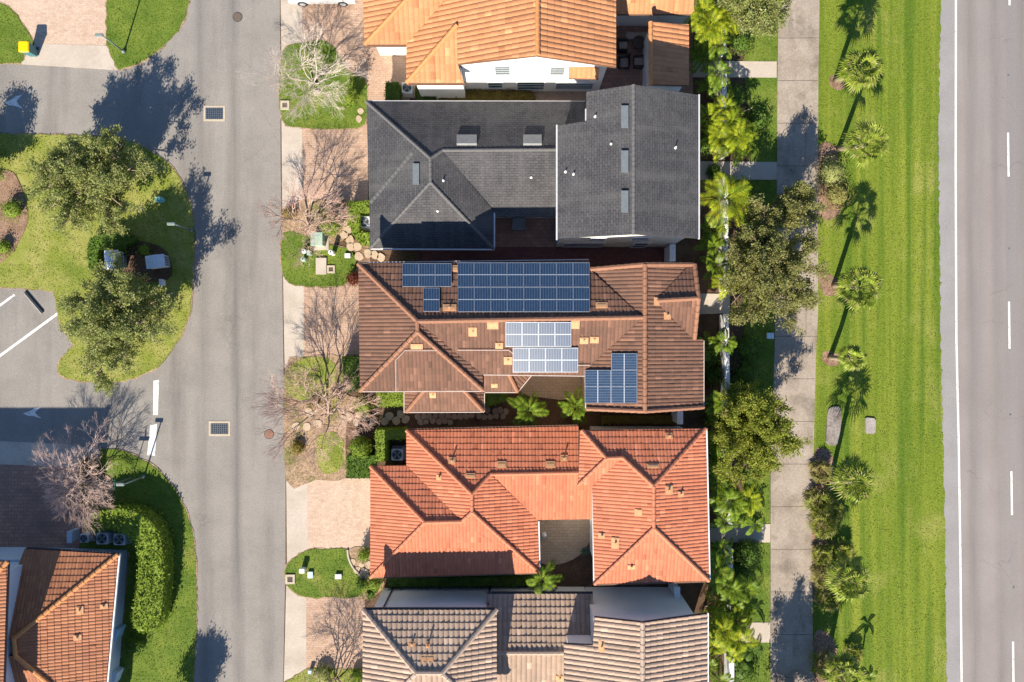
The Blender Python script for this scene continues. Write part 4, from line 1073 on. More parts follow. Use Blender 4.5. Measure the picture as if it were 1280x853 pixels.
# ---- feather palms along the houses
for i, (b, c, r_, n, st, lm, lab) in enumerate([
    ((880,40),(888,22,2.9),1.75,15,3,LF_PALMY,'lush yellow green palm at the top edge against the orange house'),
    ((893,100),(897,92,2.4),1.45,11,1,LF_PALM,'green palm over the upper gate path beside the white fence'),
    ((893,132),(897,140,2.6),1.4,12,2,LF_PALMY,'bright palm clump left of the fence, beside the thin leaning pole'),
    ((905,160),(912,164,2.8),1.6,13,3,LF_PALMY,'widest yellow green palm clump north of the second gate path'),
    ((901,252),(909,248,3.6),2.3,20,1,LF_PALMY,'tall bright palm with broad arching fronds beside the grey roof'),
    ((903,352),(909,352,3.0),1.3,13,1,LF_PALMY,'palm beside the third gate path under the brownish oak'),
    ((897,498),(904,504,3.0),1.7,13,1,LF_PALM,'slender palm with narrow fronds beside the gap of brown and salmon roofs'),
    ((895,612),(906,618,2.6),1.6,14,2,LF_PALM,'green palm clump north of the fourth gate path, left part'),
    ((912,618),(925,626,2.4),1.4,12,2,LF_PALMY,'yellow tipped palm clump north of the fourth gate path, right part'),
    ((896,645),(905,652,2.2),1.2,10,1,LF_PALM,'palm leaning over the fourth gate path'),
    ((893,712),(901,722,2.6),1.5,13,2,LF_PALM,'dark green palm at the lower right corner of the salmon roof'),
    ((912,730),(925,738,2.4),1.5,13,2,LF_PALM,'deep green palm clump south of the large round bush'),
    ((880,760),(893,772,2.4),1.3,12,2,LF_PALMY,'yellow green palm touching the tan roof'),
    ((905,775),(916,790,2.9),1.6,14,3,LF_PALMY,'large bright palm clump beside the last gate path'),
    ((895,806),(905,812,2.2),1.2,10,2,LF_PALMY,'yellowish palm at the bottom beside the tan roof'),
    ((926,812),(934,820,1.6),1.0,9,2,LF_DARKH,'dark green low palm in shade at the bottom of the strip'),
    ((657,512),(661,514,2.4),1.55,16,1,LF_PALM,'bright palm between brown and salmon roofs, left one'),
    ((716,508),(720,509,2.6),1.45,13,1,LF_PALM,'bright palm between brown and salmon roofs, touching the solar roof corner'),
    ((668,712),(677,724,2.9),1.45,14,1,LF_PALM,'palm beside the courtyard of the salmon house in front of the white wall')]):
    palm(lab, b, c, 'feather', 300+i, lm, r_, n, .09 if st == 1 else .05, stems=st)
for i, (b, c, r_, n, st, lm, lab) in enumerate([
    ((884,70),(889,62,2.2),1.3,11,2,LF_PALM,'green palm clump just north of the first gate path beside the house'),
    ((908,8),(915,0,2.4),1.4,11,2,LF_PALMY,'bright palm cut off by the top edge, right of the white wall'),
    ((884,112),(888,108,2.0),1.1,9,1,LF_PALM,'small green palm at the corner of the small orange garage roof'),
    ((918,178),(926,180,2.0),1.3,11,2,LF_PALM,'green palm clump at the edge of the second gate path'),
    ((886,300),(891,298,2.0),1.2,10,2,LF_PALM,'green palm in the shade beside the grey roof corner'),
    ((889,330),(894,332,2.2),1.2,10,1,LF_PALM,'green palm between the grey and brown houses by the white wall'),
    ((890,430),(896,432,2.2),1.2,10,2,LF_PALM,'green palm in the shade right of the brown roof'),
    ((888,560),(894,562,2.2),1.3,11,2,LF_PALM,'green palm hugging the upper right corner of the salmon roof'),
    ((930,655),(938,650,1.8),1.0,9,2,LF_PALM,'low green palm clump right of the fourth gate path'),
    ((888,690),(894,694,2.2),1.3,11,2,LF_PALM,'green palm against the right edge of the salmon roof'),
    ((914,762),(924,766,2.2),1.3,12,3,LF_PALM,'deep green palm clump just north of the last gate path'),
    ((886,835),(893,843,2.2),1.3,12,2,LF_PALM,'green palm at the bottom edge against the tan roof')]):
    palm(lab, b, c, 'feather', 340+i, lm, r_, n, .05, stems=st)
# low shade planting behind the fence
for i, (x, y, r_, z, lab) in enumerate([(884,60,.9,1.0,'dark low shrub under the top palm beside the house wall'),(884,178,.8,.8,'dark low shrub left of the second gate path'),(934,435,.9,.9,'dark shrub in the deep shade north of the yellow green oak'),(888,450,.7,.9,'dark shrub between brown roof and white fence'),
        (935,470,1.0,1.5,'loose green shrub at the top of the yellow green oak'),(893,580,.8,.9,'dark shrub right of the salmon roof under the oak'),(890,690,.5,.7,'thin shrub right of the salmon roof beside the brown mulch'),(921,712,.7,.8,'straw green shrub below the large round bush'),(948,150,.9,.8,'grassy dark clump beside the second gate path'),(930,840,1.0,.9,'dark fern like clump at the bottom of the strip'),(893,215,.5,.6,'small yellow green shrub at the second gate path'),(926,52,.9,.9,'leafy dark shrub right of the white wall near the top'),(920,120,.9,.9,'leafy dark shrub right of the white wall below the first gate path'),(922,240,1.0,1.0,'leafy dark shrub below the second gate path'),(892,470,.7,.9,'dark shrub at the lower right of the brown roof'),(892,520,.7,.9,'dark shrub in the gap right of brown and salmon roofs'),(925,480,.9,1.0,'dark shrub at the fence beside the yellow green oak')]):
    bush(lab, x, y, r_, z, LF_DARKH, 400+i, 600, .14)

# ---- grass blades that roughen the lawns
cols = {'g': leafmat('grass_blades', [(.07,.13,.008),(.12,.185,.014),(.18,.23,.03),(.10,.16,.012)], .4), 'v': leafmat('verge_blades', [(.11,.165,.012),(.14,.19,.014),(.19,.23,.02),(.27,.25,.07)], .4, .55, 1.0, (1.5,.05,1), .4),
        'd': leafmat('dry_blades', [(.17,.21,.025),(.25,.255,.06),(.32,.30,.10),(.13,.17,.018)], .4)}
rng = np.random.default_rng(9)
for key in cols:
    QQ = []
    for poly, z, dens, k in LAWNS:
        if k != key: continue
        P = [p[:2] for p in ppx(poly)]; P = [(min(max(x,-36),36), min(max(y,-25),25)) for x,y in P]
        n = int(poly_area(P)*dens); q = sample_poly(P, n, rng); q = q+rng.normal(0,.025,q.shape)
        for ex in EXCL: q = q[~in_poly(q[:,0], q[:,1], [p[:2] for p in ppx(ex)])]
        n = len(q)
        a = rng.uniform(0,2*PI,n); h = rng.uniform(.012,.034,n); ln = rng.uniform(.03,.1,n); w = rng.uniform(.02,.05,n)
        dx, dy = np.cos(a), np.sin(a)
        b0 = np.c_[q-np.c_[-dy,dx]*w[:,None], np.full(n,z-.01)]; b1 = np.c_[q+np.c_[-dy,dx]*w[:,None], np.full(n,z-.01)]
        tp = np.c_[q+np.c_[dx,dy]*ln[:,None], z+h]; s = np.c_[-dy,dx,np.zeros(n)]*w[:,None]*.55
        QQ.append(np.stack([b0, b1, tp+s, tp-s],1))
    o = quads_mesh('grass_blades', np.concatenate(QQ), cols[key]); tag(o, {'g':'short green blades over the front lawns','v':'mown blades over the wide verge beside the road','d':'yellowish blades over the left island'}[key], 'grass', None, 'stuff')
# ---------------------------------------------------------------- fences, lamps, boxes, furniture, car
def fence(label, pts, w=.26, h=1.2, cap=True):
    P = [W(*p, 0) for p in pts]; t = thing('garden_wall', label, 'wall', P[0])
    mb = MB(); cp = MB()
    for a, b in zip(P[:-1], P[1:]):
        d = (b-a).normalized(); s = Vector((-d.y,d.x,0))*w/2
        mb.prism([tuple((a-s)[:2]),tuple((b-s)[:2]),tuple((b+s)[:2]),tuple((a+s)[:2])], 0, h)
        s2 = s*1.25; e = d*.03
        cp.prism([tuple((a-s2-e)[:2]),tuple((b-s2+e)[:2]),tuple((b+s2+e)[:2]),tuple((a+s2-e)[:2])], h+.001, h+.07)
    mb.build('wall_body', stucco, t); cp.build('coping', white_m if cap else stucco, t)
    return t
fence('white garden wall at the top edge beside the yellow green palm', [(897.5,-30),(898,74)])
fence('white garden wall between the first and second gate path', [(898.5,99),(899.5,200)])
fence('white garden wall beside the tall bright palm and brownish oak', [(900,227),(901,365)])
fence('white garden wall between the third and fourth gate path', [(901,394),(904,560),(905.5,653)])
fence('white garden wall left of the large round bush', [(906,680),(907.5,776)])
fence('white garden wall at the bottom edge beside the tan roof', [(907.5,805),(908,900)])
fence('white cross wall joining the grey house to the brown house', [(833,311),(833,330)], .3, 1.9)
fence('white cross wall joining the brown house to the salmon house', [(842,500),(842,526)], .3, 1.9)
fence('white cross wall joining the salmon house to the tan house', [(838,722),(838,734)], .3, 2.0)

def lamp(label, base, ang=0.0):
    t = thing('street_lamp', label, 'street lamp', W(*base,.08), None, ang)
    mb = MB(); mb.tube([(0,0,0),(0,0,.12),(0,0,.25)], [.13,.13,.06], 10); mb.tube([(0,0,.2),(0,0,2.75)], [.055,.04], 10); mb.build('pole', lampm, t, True, True)
    a = MB(); a.tube([(0,0,2.6),(-.12,0,2.72),(-.3,0,2.74)], [.03,.028,.025], 8); a.build('arm', lampm, t, True, True)
    h = MB(); h.rbox(-.42,-.1,2.68,.1,.1,2.78,.03); hd = h.build('lamp_head', lampm, t, True)
    g = MB(); g.box(-.38,-.07,2.665,.06,.07,2.679); g.build('lens', white_m, hd, True)
    return t
lampm = plain('teal_grey_lamp_paint', (.16,.2,.19), .6)
lamp('street lamp on the top left lawn beside the pale driveway', (155,65))
lamp('street lamp on the lower left lawn beside the white stop bar', (180,596))
lamp('street lamp at the curved edge of the left island under the oaks', (240,288))
# street sign
t = thing('street_sign', 'thin post with green sign blades left of the lower street lamp', 'sign', W(165,597,.08))
mb = MB(); mb.tube([(0,0,0),(0,0,2.2)], .03, 8); mb.build('post', grey_vent, t, True)
mb = MB(); mb.box(-.35,-.012,1.75,.35,.012,1.95); mb.build('sign_blade', plain('green_sign', (.02,.12,.08), .4), t, True)
mb = MB(); mb.box(-.012,-.35,1.98,.012,.35,2.18); mb.build('sign_blade', plain('green_sign', (.02,.12,.08), .4), t, True)
# leaning pole
t = thing('wooden_pole', 'thin tan pole leaning out of the palms beside the upper fence', 'pole', W(911,147,0)); a = W(911,147,0); b = W(940,135,2.0)
mb = MB(); mb.tube([a,b], .035, 8); mb.build('pole_shaft', plain('tan_wood', (.36,.25,.17), .8), t)

# drains and manholes
conc2 = noisy('drain_concrete', (.47,.40,.30), (.4,.34,.26), 3, fine=.15)
def drain(label, x, y, w, l):
    t = thing('storm_drain', label, 'drain', W(x,y,.012)); mb = MB(); f = .13
    for q in ((-w/2,-l/2,w/2,-l/2+f),(-w/2,l/2-f,w/2,l/2),(-w/2,-l/2+f,-w/2+f,l/2-f),(w/2-f,-l/2+f,w/2,l/2-f)): mb.box(q[0],q[1],-.01,q[2],q[3],.02)
    mb.build('frame', conc2, t, True)
    p = MB(); p.add([(-w/2+f,-l/2+f,.002),(w/2-f,-l/2+f,.002),(w/2-f,l/2-f,.002),(-w/2+f,l/2-f,.002)], [(0,1,2,3)]); p.build('pit', rubber, t, True)
    g = MB(); n = int((w-2*f)/.12)
    for i in range(n):
        xx = -w/2+f+(i+.5)*(w-2*f)/n; g.box(xx-.022,-l/2+f,.004,xx+.022,l/2-f,.016)
    for i in range(5):
        yy = -l/2+f+(i+.5)*(l-2*f)/5; g.box(-w/2+f,yy-.02,.0065,w/2-f,yy+.02,.0135)
    g.build('grate', plain('blue_grey_iron', (.10,.13,.17), .6, .4, .4), t, True)
drain('grated storm drain with pale frame in the street, upper one', 268, 142, 1.45, 1.05)
drain('grated storm drain with pale frame in the street, lower one', 274.5, 536, 1.45, 1.0)
def inlet(label, x, y, w=.62):
    t = thing('drain_inlet', label, 'drain', W(x,y,.05)); mb = MB()
    for q in ((-w,-w,w,-w*.55),(-w,w*.55,w,w),(-w,-w*.55,-w*.55,w*.55),(w*.55,-w*.55,w,w*.55)): mb.box(q[0],q[1],-.05,q[2],q[3],.09)
    mb.build('frame', conc2, t, True)
    g = MB(); g.box(-w*.55,-w*.55,-.04,w*.55,w*.55,.04)
    for i in range(4): g.box(-w*.5,-w*.5+i*w*.28,.0405,w*.5,-w*.5+i*w*.28+w*.12,.06)
    g.build('grate', iron, t, True)
inlet('square brown drain inlet at the street edge of the orange house lawn', 356.5, 132, .3)
inlet('square brown drain inlet at the street edge of the salmon house lawn', 363, 724, .32)
inlet('square brown meter lid beside the pale concrete slab', 414, 337, .26)
def manhole(label, x, y, r, m):
    t = thing('manhole_cover', label, 'manhole', W(x,y,.012)); mb = MB(); mb.cyl(0,0,-.01,.012,r,28); mb.build('rim', dark_m, t, True)
    c = MB(); c.cyl(0,0,.0,.018,r*.88,28)
    for i in range(-3,4):
        hw_ = math.sqrt(max(.01,(r*.75)**2-(i*r*.22)**2)); c.box(-hw_,i*r*.22-.02,.0185,hw_,i*r*.22+.02,.024)
    c.build('cover', m, t, True)
manhole('brown round manhole cover near the top of the street', 297, 21.5, .33, iron)
manhole('reddish round manhole cover at the right side of the street', 336.5, 543, .33, plain('rusty_iron', (.25,.13,.09), .8))
t = thing('water_lid', 'small round grey lid in the shaded bed above the round shrub', 'lid', W(425,263,.05)); mb = MB(); mb.cyl(0,0,-.02,.03,.17,20); mb.build('lid_plate', concrete, t, True); mb = MB(); mb.cyl(0,0,.03,.045,.05,10); mb.build('knob', iron, t, True)

# utility boxes on the lawns
def box_thing(name, label, cat, x, y, w, l, h, m, lid=None, pad=0.0, padm=None, z=.05, rz=0.0, b=.03):
    t = thing(name, label, cat, W(x,y,z), None, rz)
    if pad:
        mb = MB(); mb.box(-w/2-pad,-l/2-pad,-z,w/2+pad,l/2+pad,.04); mb.build('pad', padm or concrete, t, True)
    mb = MB(); mb.rbox(-w/2,-l/2,.03 if pad else 0,w/2,l/2,h,b); mb.build('body', m, t, True)
    mb = MB(); mb.rbox(-w/2-.02,-l/2-.02,h+.001,w/2+.02,l/2+.02,h+.05,.015); mb.build('lid', lid or m, t, True)
    return t
tgreen = plain('pale_green_paint', (.30,.42,.34), .5)
box_thing('transformer_box', 'pale green transformer box on a concrete pad by the round shrub', 'utility box', 400, 301, .75, .85, .85, tgreen, None, .22)
box_thing('pedestal_box', 'green telecom pedestal beside the white capped post', 'utility box', 389, 317.5, .2, .28, .6, tgreen)
for lab, x, y, r, h, m in (('white cylinder post with dark cap on the lawn by the transformer', 382, 315, .15, .5, white_m), ('pale green round post left of the concrete slab', 381, 325, .15, .45, tgreen), ('white round post casting a long shadow by the stepping stones', 417, 317, .16, .8, white_m)):
    t = thing('utility_post', lab, 'post', W(x,y,.08)); mb = MB(); mb.cyl(0,0,-.05,h,r,18); mb.build('post_body', m, t, True); mb = MB(); mb.cyl(0,0,h,h+.05,r*1.1,18,r*.7); mb.build('cap', m if 'green' in lab else white_m, t, True)
    mb = MB(); mb.cyl(0,0,h+.05,h+.07,r*.3,10); mb.build('knob', dark_m, t, True)
box_thing('meter_box', 'small white meter box at the lawn tip beside the grey house path', 'meter box', 435, 320, .35, .28, .12, white_m, plain('meter_lid', (.6,.6,.58)))
box_thing('handhole', 'pale rectangular concrete slab on the lawn below the transformer', 'concrete slab', 402, 333, .68, 1.08, .1, concrete)
box_thing('meter_box', 'white meter box with dark shadow on the lawn of the salmon house', 'meter box', 380, 711, .32, .26, .5, white_m)
box_thing('meter_box', 'pale blue lid in the middle of the salmon house lawn', 'meter box', 388.5, 718, .32, .4, .12, plain('pale_blue_lid', (.42,.6,.66)))
box_thing('meter_box', 'white square lid on the right of the salmon house lawn', 'meter box', 423.5, 720, .4, .28, .14, white_m)
box_thing('meter_box', 'pale grey lid on the lawn under the white barked tree', 'meter box', 396, 116, .36, .26, .1, concrete)
box_thing('meter_box', 'small blue and white box at the bottom lawn beside the pavers', 'meter box', 389, 838, .22, .22, .3, plain('blue_white_box', (.5,.62,.75)))
box_thing('meter_box', 'pale blue box on the ground in the shade of the right hand oak', 'meter box', 961, 420, .42, .36, .3, plain('pale_blue_paint', (.55,.66,.75)))
box_thing('meter_box', 'small white box standing below the mailbox units', 'meter box', 205, 354, .22, .42, .4, white_m)
box_thing('utility_box', 'teal round topped utility box in the tree shade on the island', 'utility box', 202, 251, .5, .32, .35, plain('teal_paint', (.18,.42,.40)), b=.08)
t = thing('stone_slab', 'long weathered grey slab lying on the verge under a palm shadow', 'stone slab', W(1041,532,.05)); mb = MB(); mb.prism([tuple((W(x,y)-W(1041,532))[:2]) for x,y in crv([(1035,512),(1046,508),(1051,515),(1050,535),(1047,553),(1040,557),(1032,552),(1033,530)],3)], -.05, .1); mb.build('slab_top', noisy('weathered_slab', (.26,.23,.205), (.19,.165,.15), 2, (.12,.10,.09), 1.2, (.5,.65), fine=.35, fs=9), t, True)
t = thing('stone_slab', 'small grey concrete slab lying on the verge beside the long one', 'stone slab', W(1087,532,.05)); mb = MB(); mb.prism([tuple((W(x,y)-W(1087,532))[:2]) for x,y in ((1081,523),(1083,522),(1092,523),(1094,526),(1093.5,541),(1091,542.5),(1083,542),(1081,539))], -.05, .1); mb.build('slab_top', noisy('grey_slab', (.31,.28,.26), (.24,.215,.2), 2, fine=.3, fs=10), t, True)

# stepping stones
def stone(x, y, r, seed, m, lab, grp):
    rr = random.Random(seed); c = W(x,y,.05)
    P = crv([(math.cos(2*PI*k/7)*r*rr.uniform(.8,1.15), math.sin(2*PI*k/7)*r*rr.uniform(.75,1.05)) for k in range(7)], 2)
    mb = MB(); mb.prism(P, -.04, .045); o = mb.build('stepping_stone', m); o.location = c; o.rotation_euler = (0,0,rr.uniform(0,6)); tag(o, lab, 'stepping stone', grp)
for i, (x,y) in enumerate([(429,279),(435,287),(430,294),(438,300),(438,309),(447,309),(460,317),(449,321),(468,319),(476,322)]):
    stone(x,y,.3,500+i,stone_m,'pale flat stepping stone on the path curving round the grey house corner','stepping stones by the grey house')
for i, (x,y) in enumerate([(457,522),(466,527),(487,520),(495,526),(481,527),(501,518),(507,524),(437,521),(428,525),(446,528),(370,533),(384,534),(398,530),(450,519),(386,515)]):
    stone(x,y,.3,530+i,stone_m,'pale flat stepping stone near the street on the path to the brown house','stepping stones near the street')
k = 0
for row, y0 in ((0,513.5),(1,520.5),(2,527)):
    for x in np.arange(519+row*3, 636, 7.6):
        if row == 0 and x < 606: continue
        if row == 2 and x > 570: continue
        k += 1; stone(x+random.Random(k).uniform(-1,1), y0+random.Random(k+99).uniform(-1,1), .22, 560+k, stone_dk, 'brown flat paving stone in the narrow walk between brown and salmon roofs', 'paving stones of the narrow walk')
for i, (x,y) in enumerate([(451,139),(449,149)]): stone(x,y,.24,700+i,stone_m,'pale round stone on the lawn corner at the grey roof','pale stones at the lawn corner')
for i, (x,y,r) in enumerate([(441,703,.22),(447,713,.26),(454,715,.3),(461,706,.3),(459,722,.24),(452,706,.2)]): stone(x,y,r,720+i,stone_m,'pale garden stone in the bed at the corner of the salmon roof','garden stones at the salmon roof')
# curved kerb of that bed
t = thing('garden_edging', 'curved pale kerb between the salmon house lawn and its stone bed', 'kerb', W(440,705,.08)); mb = MB(); c = crv([(434.5,687.5),(436,698),(441,709),(448,717),(452.5,723)],5,False)
mb.tube([W(x,y,.09) for x,y in c], .075, 6); mb.build('edging', concrete, t)

# air conditioners
def ac(label, x, y, s=.8, h=.8, rz=0.0, m=None, hide=None):
    t = thing('air_conditioner', label, 'air conditioner', W(x,y,0) + Vector((0,0,.03)), None, rz)
    b = MB(); b.box(-s/2-.08,-s/2-.08,-.03,s/2+.08,s/2+.08,.05); b.build('pad', concrete, t, True)
    b = MB(); b.rbox(-s/2,-s/2,.05,s/2,s/2,h,.05); b.build('casing', m or white_m, t, True)
    f = MB(); f.cyl(0,0,h+.001,h+.006,s*.40,28); f.build('fan_well', dark_m, t, True)
    g = MB()
    for k in range(3): g.tube([(math.cos(2*PI*i/28)*s*(.14+.13*k), math.sin(2*PI*i/28)*s*(.14+.13*k), h+.03) for i in range(29)], .010, 4, False)
    for k in range(4): a = PI*k/4; g.tube([(-math.cos(a)*s*.4,-math.sin(a)*s*.4,h+.035),(math.cos(a)*s*.4,math.sin(a)*s*.4,h+.035)], .008, 4)
    g.build('fan_grille', grey_vent, t, True)
    bl = MB()
    for k in range(4):
        a = 2*PI*k/4+.5; c0 = Vector((math.cos(a),math.sin(a),0)); c1 = Vector((math.cos(a+.55),math.sin(a+.55),0))
        bl.add([c0*.05+Vector((0,0,h+.009)), c0*s*.35+Vector((0,0,h+.011)), c1*s*.36+Vector((0,0,h+.02)), c1*.05+Vector((0,0,h+.013))], [(0,1,2,3)])
    bl.cyl(0,0,h+.008,h+.022,s*.09,12); bl.build('fan_blades', plain('fan_grey', (.35,.38,.42), .4), t, True)
    return t
acb = plain('ac_pale_grey', (.5,.53,.56), .5)
ac('white air conditioner between the hedge and the orange roof', 511, 115, .72, .8)
ac('white air conditioner enclosed by the hedge of the grey house', 458, 280, .8, .8)
ac('grey air conditioner tucked under the salmon roof behind its hedge', 499, 566, .78, .9, 0, acb)
ac('smaller air conditioner with open front, left of the row of three', 113, 669.5, .58, .75, 0, acb)
ac('square air conditioner in the middle of the row of three', 136, 669.5, .78, .8, 0, acb)
ac('square air conditioner at the right end of the row of three', 157, 670.5, .78, .8, 0, acb)
box_thing('electric_cabinet', 'pale blue upright cabinet at the left end of the air conditioners', 'cabinet', 97, 667, .3, .75, .9, plain('cabinet_pale_blue', (.45,.55,.66)), z=.03)
box_thing('wall_heater', 'pale box against the right wall of the terracotta house, upper one', 'wall box', 152, 786, .45, .8, 1.0, plain('sky_blue_box', (.3,.47,.66)), z=0, rz=-.3)
box_thing('wall_heater', 'pale box against the right wall of the terracotta house, lower one', 'wall box', 149, 840, .5, .85, .9, plain('grey_blue_box', (.5,.58,.66)), z=0, rz=-.35)

# mailbox units under the trees
def mailunit(label, x, y, w, l, rz):
    t = thing('mailbox_unit', label, 'mailbox', W(x,y,.1), None, rz); mb = MB(); mb.box(-w*.3,-l*.35,-.05,w*.3,l*.35,.75); mb.build('pedestal', grey_vent, t, True)
    mb = MB(); mb.rbox(-w/2,-l/2,.75,w/2,l/2,1.45,.02); mb.build('cabinet', mailm, t, True)
    mb = MB(); mb.add([(-w/2-.05,-l/2-.05,1.451),(w/2+.05,-l/2-.05,1.451),(w/2+.05,l/2+.05,1.451),(-w/2-.05,l/2+.05,1.451),(-.03,-l/2-.05,1.6),(-.03,l/2+.05,1.6)], [(3,2,1,0),(0,1,4),(2,3,5),(1,2,5,4),(3,0,4,5)]); mb.build('roof', mailm, t, True)
    d = MB()
    for i in range(4):
        for j in range(3):
            yy = -l/2+.04+i*(l-.08)/4; zz = .8+j*.21; d.box(w/2+.001,yy,zz,w/2+.012,yy+(l-.08)/4-.02,zz+.19)
    d.build('mail_doors', grey_vent, t, True)
mailm = plain('mailbox_pale_metal', (.55,.6,.66), .4)
mailunit('pale metal mailbox unit between the two oaks, left one', 154, 328, .85, 1.15, .05)
mailunit('pale metal mailbox unit between the two oaks, right one near the street', 207, 330, 1.15, .75, .12)

# bin
t = thing('wheelie_bin', 'teal wheeled bin with yellow lid on the top left lawn', 'bin', W(43,66.5,.08)); mb = MB(); mb.add([(-.24,-.26,.04),(.24,-.26,.04),(.24,.26,.04),(-.24,.26,.04),(-.31,-.33,1.05),(.31,-.33,1.05),(.31,.33,1.05),(-.31,.33,1.05)],[(3,2,1,0),(0,1,5,4),(1,2,6,5),(2,3,7,6),(3,0,4,7)]); mb.build('bin_body', plain('teal_plastic', (.04,.16,.17), .5), t, True)
mb = MB(); mb.rbox(-.34,-.36,1.05,.34,.36,1.16,.05); mb.build('lid', plain('yellow_plastic', (.85,.55,.0), .4), t, True)
for sx in (-1,1): mb = MB(); mb.tube([(sx*.26,.28,.1),(sx*.32,.28,.1)], .1, 14); mb.build('wheel', rubber, t, True)
# wheel stop
t = thing('wheel_stop', 'dark wheel stop bar lying across the end of the parking bay', 'wheel stop', W(43,378,.012), None, math.atan2(-(391-365),(54-32))); mb = MB()
mb.add([(-.92,-.11,0),(.92,-.11,0),(.92,.11,0),(-.92,.11,0),(-.9,-.06,.12),(.9,-.06,.12),(.9,.06,.12),(-.9,.06,.12)],[(3,2,1,0),(4,5,6,7),(0,1,5,4),(1,2,6,5),(2,3,7,6),(3,0,4,7)]); mb.build('bar', dark_m, t, True)
mb = MB(); mb.box(-.9,-.125,.0,.9,-.112,.06); mb.build('white_edge', white_m, t, True)
# road studs
for i, (x,y) in enumerate([(1260.5,95),(1261.5,311.5),(1263,519),(1267,735)]):
    o = MB().add([(-.06,-.06,0),(.06,-.06,0),(.06,.06,0),(-.06,.06,0),(-.035,-.045,.03),(.035,-.045,.03),(.035,.045,.03),(-.035,.045,.03)],[(3,2,1,0),(4,5,6,7),(0,1,5,4),(1,2,6,5),(2,3,7,6),(3,0,4,7)]).build('road_stud', grey_vent)
    o.location = W(x,y,.018); tag(o, 'small grey reflective stud between the lane dashes of the road', 'road stud', 'road studs between lane dashes')

# patio furniture of the orange house
cush = plain('taupe_cushion', (.30,.25,.22), .9); wick = plain('dark_wicker', (.06,.045,.04), .8)
def armchair(label, x, y, rz):
    t = thing('armchair', label, 'armchair', W(x,y,.032), None, rz); mb = MB(); mb.rbox(-.38,-.38,.05,.38,.38,.3,.04); mb.build('seat_base', wick, t, True)
    mb = MB(); mb.rbox(-.28,-.34,.3,.28,.26,.45,.05); mb.build('cushion', cush, t, True)
    mb = MB(); mb.rbox(-.38,.27,.3,.38,.4,.85,.04); mb.build('backrest', wick, t, True)
    for s in (-1,1): mb = MB(); mb.rbox(s*.34-.05,-.36,.3,s*.34+.05,.265,.6,.03); mb.build('armrest', wick, t, True)
armchair('dark patio armchair nearest the orange roof edge, upper left of the patio', 777, 60, PI/2)
armchair('dark patio armchair with pale cushion, lower left of the patio', 779, 80, 0)
armchair('dark patio armchair with taupe cushion, right side of the patio', 798, 80, -PI/2)
t = thing('patio_table', 'round dark table among the patio armchairs', 'table', W(797,57,.032)); mb = MB(); mb.cyl(0,0,.5,.55,.45,24); mb.build('tabletop', wick, t, True); mb = MB(); mb.cyl(0,0,0,.499,.08,12,.05); mb.cyl(0,0,0,.04,.28,20); mb.build('leg', wick, t, True)
t = thing('patio_bench', 'long pale patio bench along the shaded wall', 'bench', W(795,48,.032)); mb = MB(); mb.rbox(-.75,-.25,.32,.75,.25,.45,.04); mb.build('seat', cush, t, True)
for s in (-1,1): mb = MB(); mb.box(s*.6-.06,-.22,0,s*.6+.06,.22,.319); mb.build('leg', wick, t, True)
# courtyard of the grey house
t = thing('patio_table', 'square dark table in the shaded yard of the grey house', 'table', W(648,282,.034)); mb = MB(); mb.rbox(-.42,-.42,.68,.42,.42,.73,.01); mb.build('tabletop', plain('slate_top', (.16,.18,.19), .5), t, True)
for sx in (-1,1):
    for sy in (-1,1): mb = MB(); mb.box(sx*.36-.03,sy*.36-.03,0,sx*.36+.03,sy*.36+.03,.679); mb.build('leg', dark_m, t, True)
# courtyard of the salmon house
t = thing('planter_pot', 'dark blue plant pot with sprigs at the courtyard edge of the salmon house', 'plant pot', W(731,687,.03)); mb = MB(); mb.tube([(0,0,0),(0,0,.25),(0,0,.42)], [.15,.23,.26], 16); mb.build('pot', plain('blue_glaze', (.05,.1,.2), .2), t, True)
q = blades(40, .5, .03, .5, np.random.default_rng(3)); quads_mesh('plant', q+np.array([0,0,.4]), LF_DARKH, t, True)
t = thing('patio_lantern', 'small pale lantern at the left corner of the courtyard', 'lantern', W(680,668,.03)); mb = MB(); mb.tube([(0,0,0),(0,0,.3)], [.16,.14], 8); mb.build('body', fascia_white, t, True); mb = MB(); mb.tube([(0,0,.3),(0,0,.42)], [.18,.02], 8); mb.build('cap', fascia_white, t, True)

# car at the top edge
t = thing('parked_car', 'silver car cut off by the top edge on the driveway of the orange house', 'car', W(405,-8.5,.03))
paint = plain('silver_paint', (.62,.63,.65), .25, .6, .3, .04)
prof = [(-2.2,.35),(-2.22,.7),(-2.15,.95),(-1.95,1.02),(-1.5,1.45),(-.2,1.5),(.55,1.42),(1.15,1.0),(1.9,.88),(2.2,.7),(2.22,.35)]
def carbody(prof, w, inset):
    mb = MB(); n = len(prof); vs = []
    for s in (-1,1):
        for x,z in prof: vs.append((x, s*(w-(inset if z > 1.05 else (.04 if z > .8 else 0))), z))
    fs = [tuple(range(n)), tuple(range(2*n-1,n-1,-1))]+[((i+1)%n,i,n+i,n+(i+1)%n) for i in range(n)]
    mb.add(vs, fs); return mb
carbody(prof, .9, .2).build('body', paint, t, True)
mb = MB(); 
for s in (-1,1): mb.add([(-1.6,s*.885,1.03),(.95,s*.885,1.03),(.5,s*.712,1.38),(-1.38,s*.712,1.40)], [(0,1,2,3) if s < 0 else (3,2,1,0)])
mb.add([(1.13,-.78,1.035),(1.13,.78,1.035),(.6,.66,1.42),(.6,-.66,1.42)], [(0,1,2,3)]); mb.add([(-1.94,-.78,1.06),(-1.94,.78,1.06),(-1.54,.66,1.44),(-1.54,-.66,1.44)], [(3,2,1,0)])
mb.build('windows', glass_w, t, True)
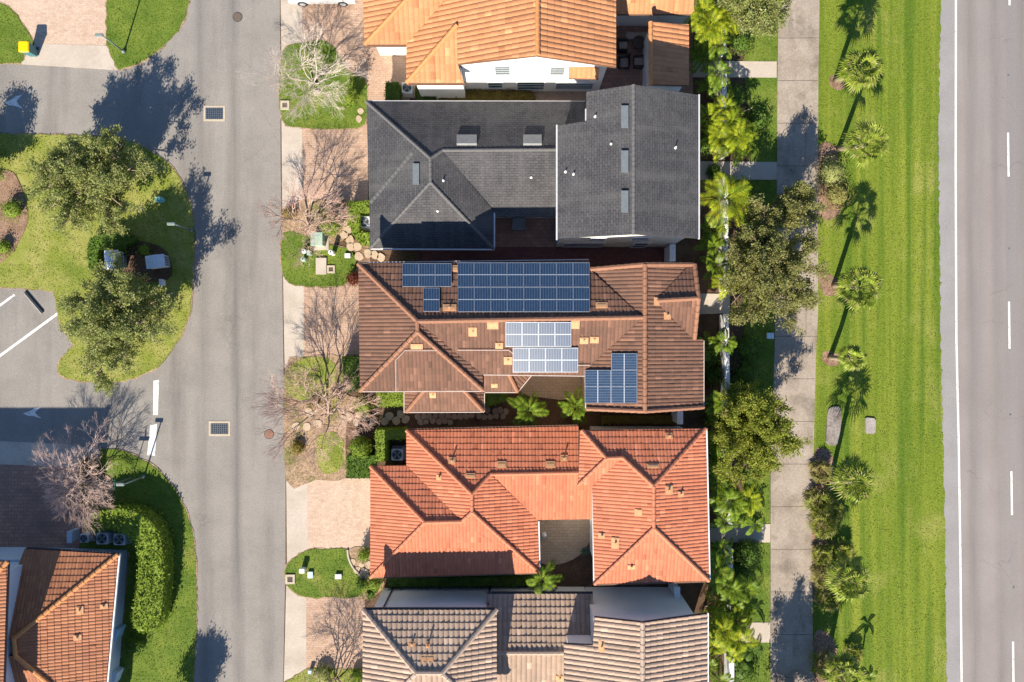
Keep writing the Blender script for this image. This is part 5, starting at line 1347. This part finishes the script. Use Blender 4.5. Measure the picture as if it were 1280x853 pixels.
for x in (-1.35,1.35):
    for s in (-1,1):
        m = MB(); m.tube([(x,s*.74,.33),(x,s*.93,.33)], .33, 20); wh = m.build('wheel', rubber, t, True); m = MB(); m.tube([(x,s*.931,.33),(x,s*.94,.33)], .2, 16); m.build('rim', alu, wh, True)
for s in (-1,1):
    m = MB(); m.rbox(-2.25,s*.7-.14,.72,-2.1,s*.7+.14,.92,.02); m.build('tail_light', plain('red_lens', (.4,.01,.01), .2), t, True)
    m = MB(); m.rbox(2.08,s*.68-.15,.6,2.24,s*.68+.15,.76,.02); m.build('headlight', white_m, t, True)
m = MB(); m.box(-1.2,-.55,1.501,-.3,.55,1.53); m.build('roof_rack', dark_m, t, True)
# ---------------------------------------------------------------- camera, light, render settings
cam = bpy.data.cameras.new('camera'); co = bpy.data.objects.new('camera', cam); COL.objects.link(co)
co.location = (0, 0, HC); co.rotation_euler = (0, 0, 0)
cam.sensor_width = 36; cam.sensor_fit = 'HORIZONTAL'; cam.lens = 36*HC/(1280/SC); cam.clip_end = 2000
scene.camera = co
SUN_EL, SUN_DIR = R(35.0), (0.29, 0.957)      # shadows fall this way
sl = bpy.data.lights.new('sun', 'SUN'); sl.energy = 5.0; sl.angle = R(.5); sl.color = (1.0, .90, .76)
so = bpy.data.objects.new('sun', sl); COL.objects.link(so)
d = Vector((SUN_DIR[0]*math.cos(SUN_EL), SUN_DIR[1]*math.cos(SUN_EL), -math.sin(SUN_EL)))
so.rotation_euler = d.to_track_quat('-Z', 'Y').to_euler()
w = bpy.data.worlds.new('World'); scene.world = w; w.use_nodes = True
bg = w.node_tree.nodes['Background']; sk = w.node_tree.nodes.new('ShaderNodeTexSky'); sk.sky_type = 'NISHITA'; sk.sun_disc = False
sk.sun_elevation = SUN_EL; sk.sun_rotation = math.atan2(-SUN_DIR[0], -SUN_DIR[1]); sk.ozone_density = 6.0; sk.air_density = 1.0; sk.dust_density = .3
hs = w.node_tree.nodes.new('ShaderNodeHueSaturation'); hs.inputs['Saturation'].default_value = 1.0
w.node_tree.links.new(sk.outputs[0], hs.inputs['Color']); w.node_tree.links.new(hs.outputs[0], bg.inputs[0]); bg.inputs[1].default_value = .085
scene.view_settings.view_transform = 'Standard'; scene.view_settings.look = 'None'; scene.view_settings.exposure = 1.07; scene.view_settings.gamma = 1
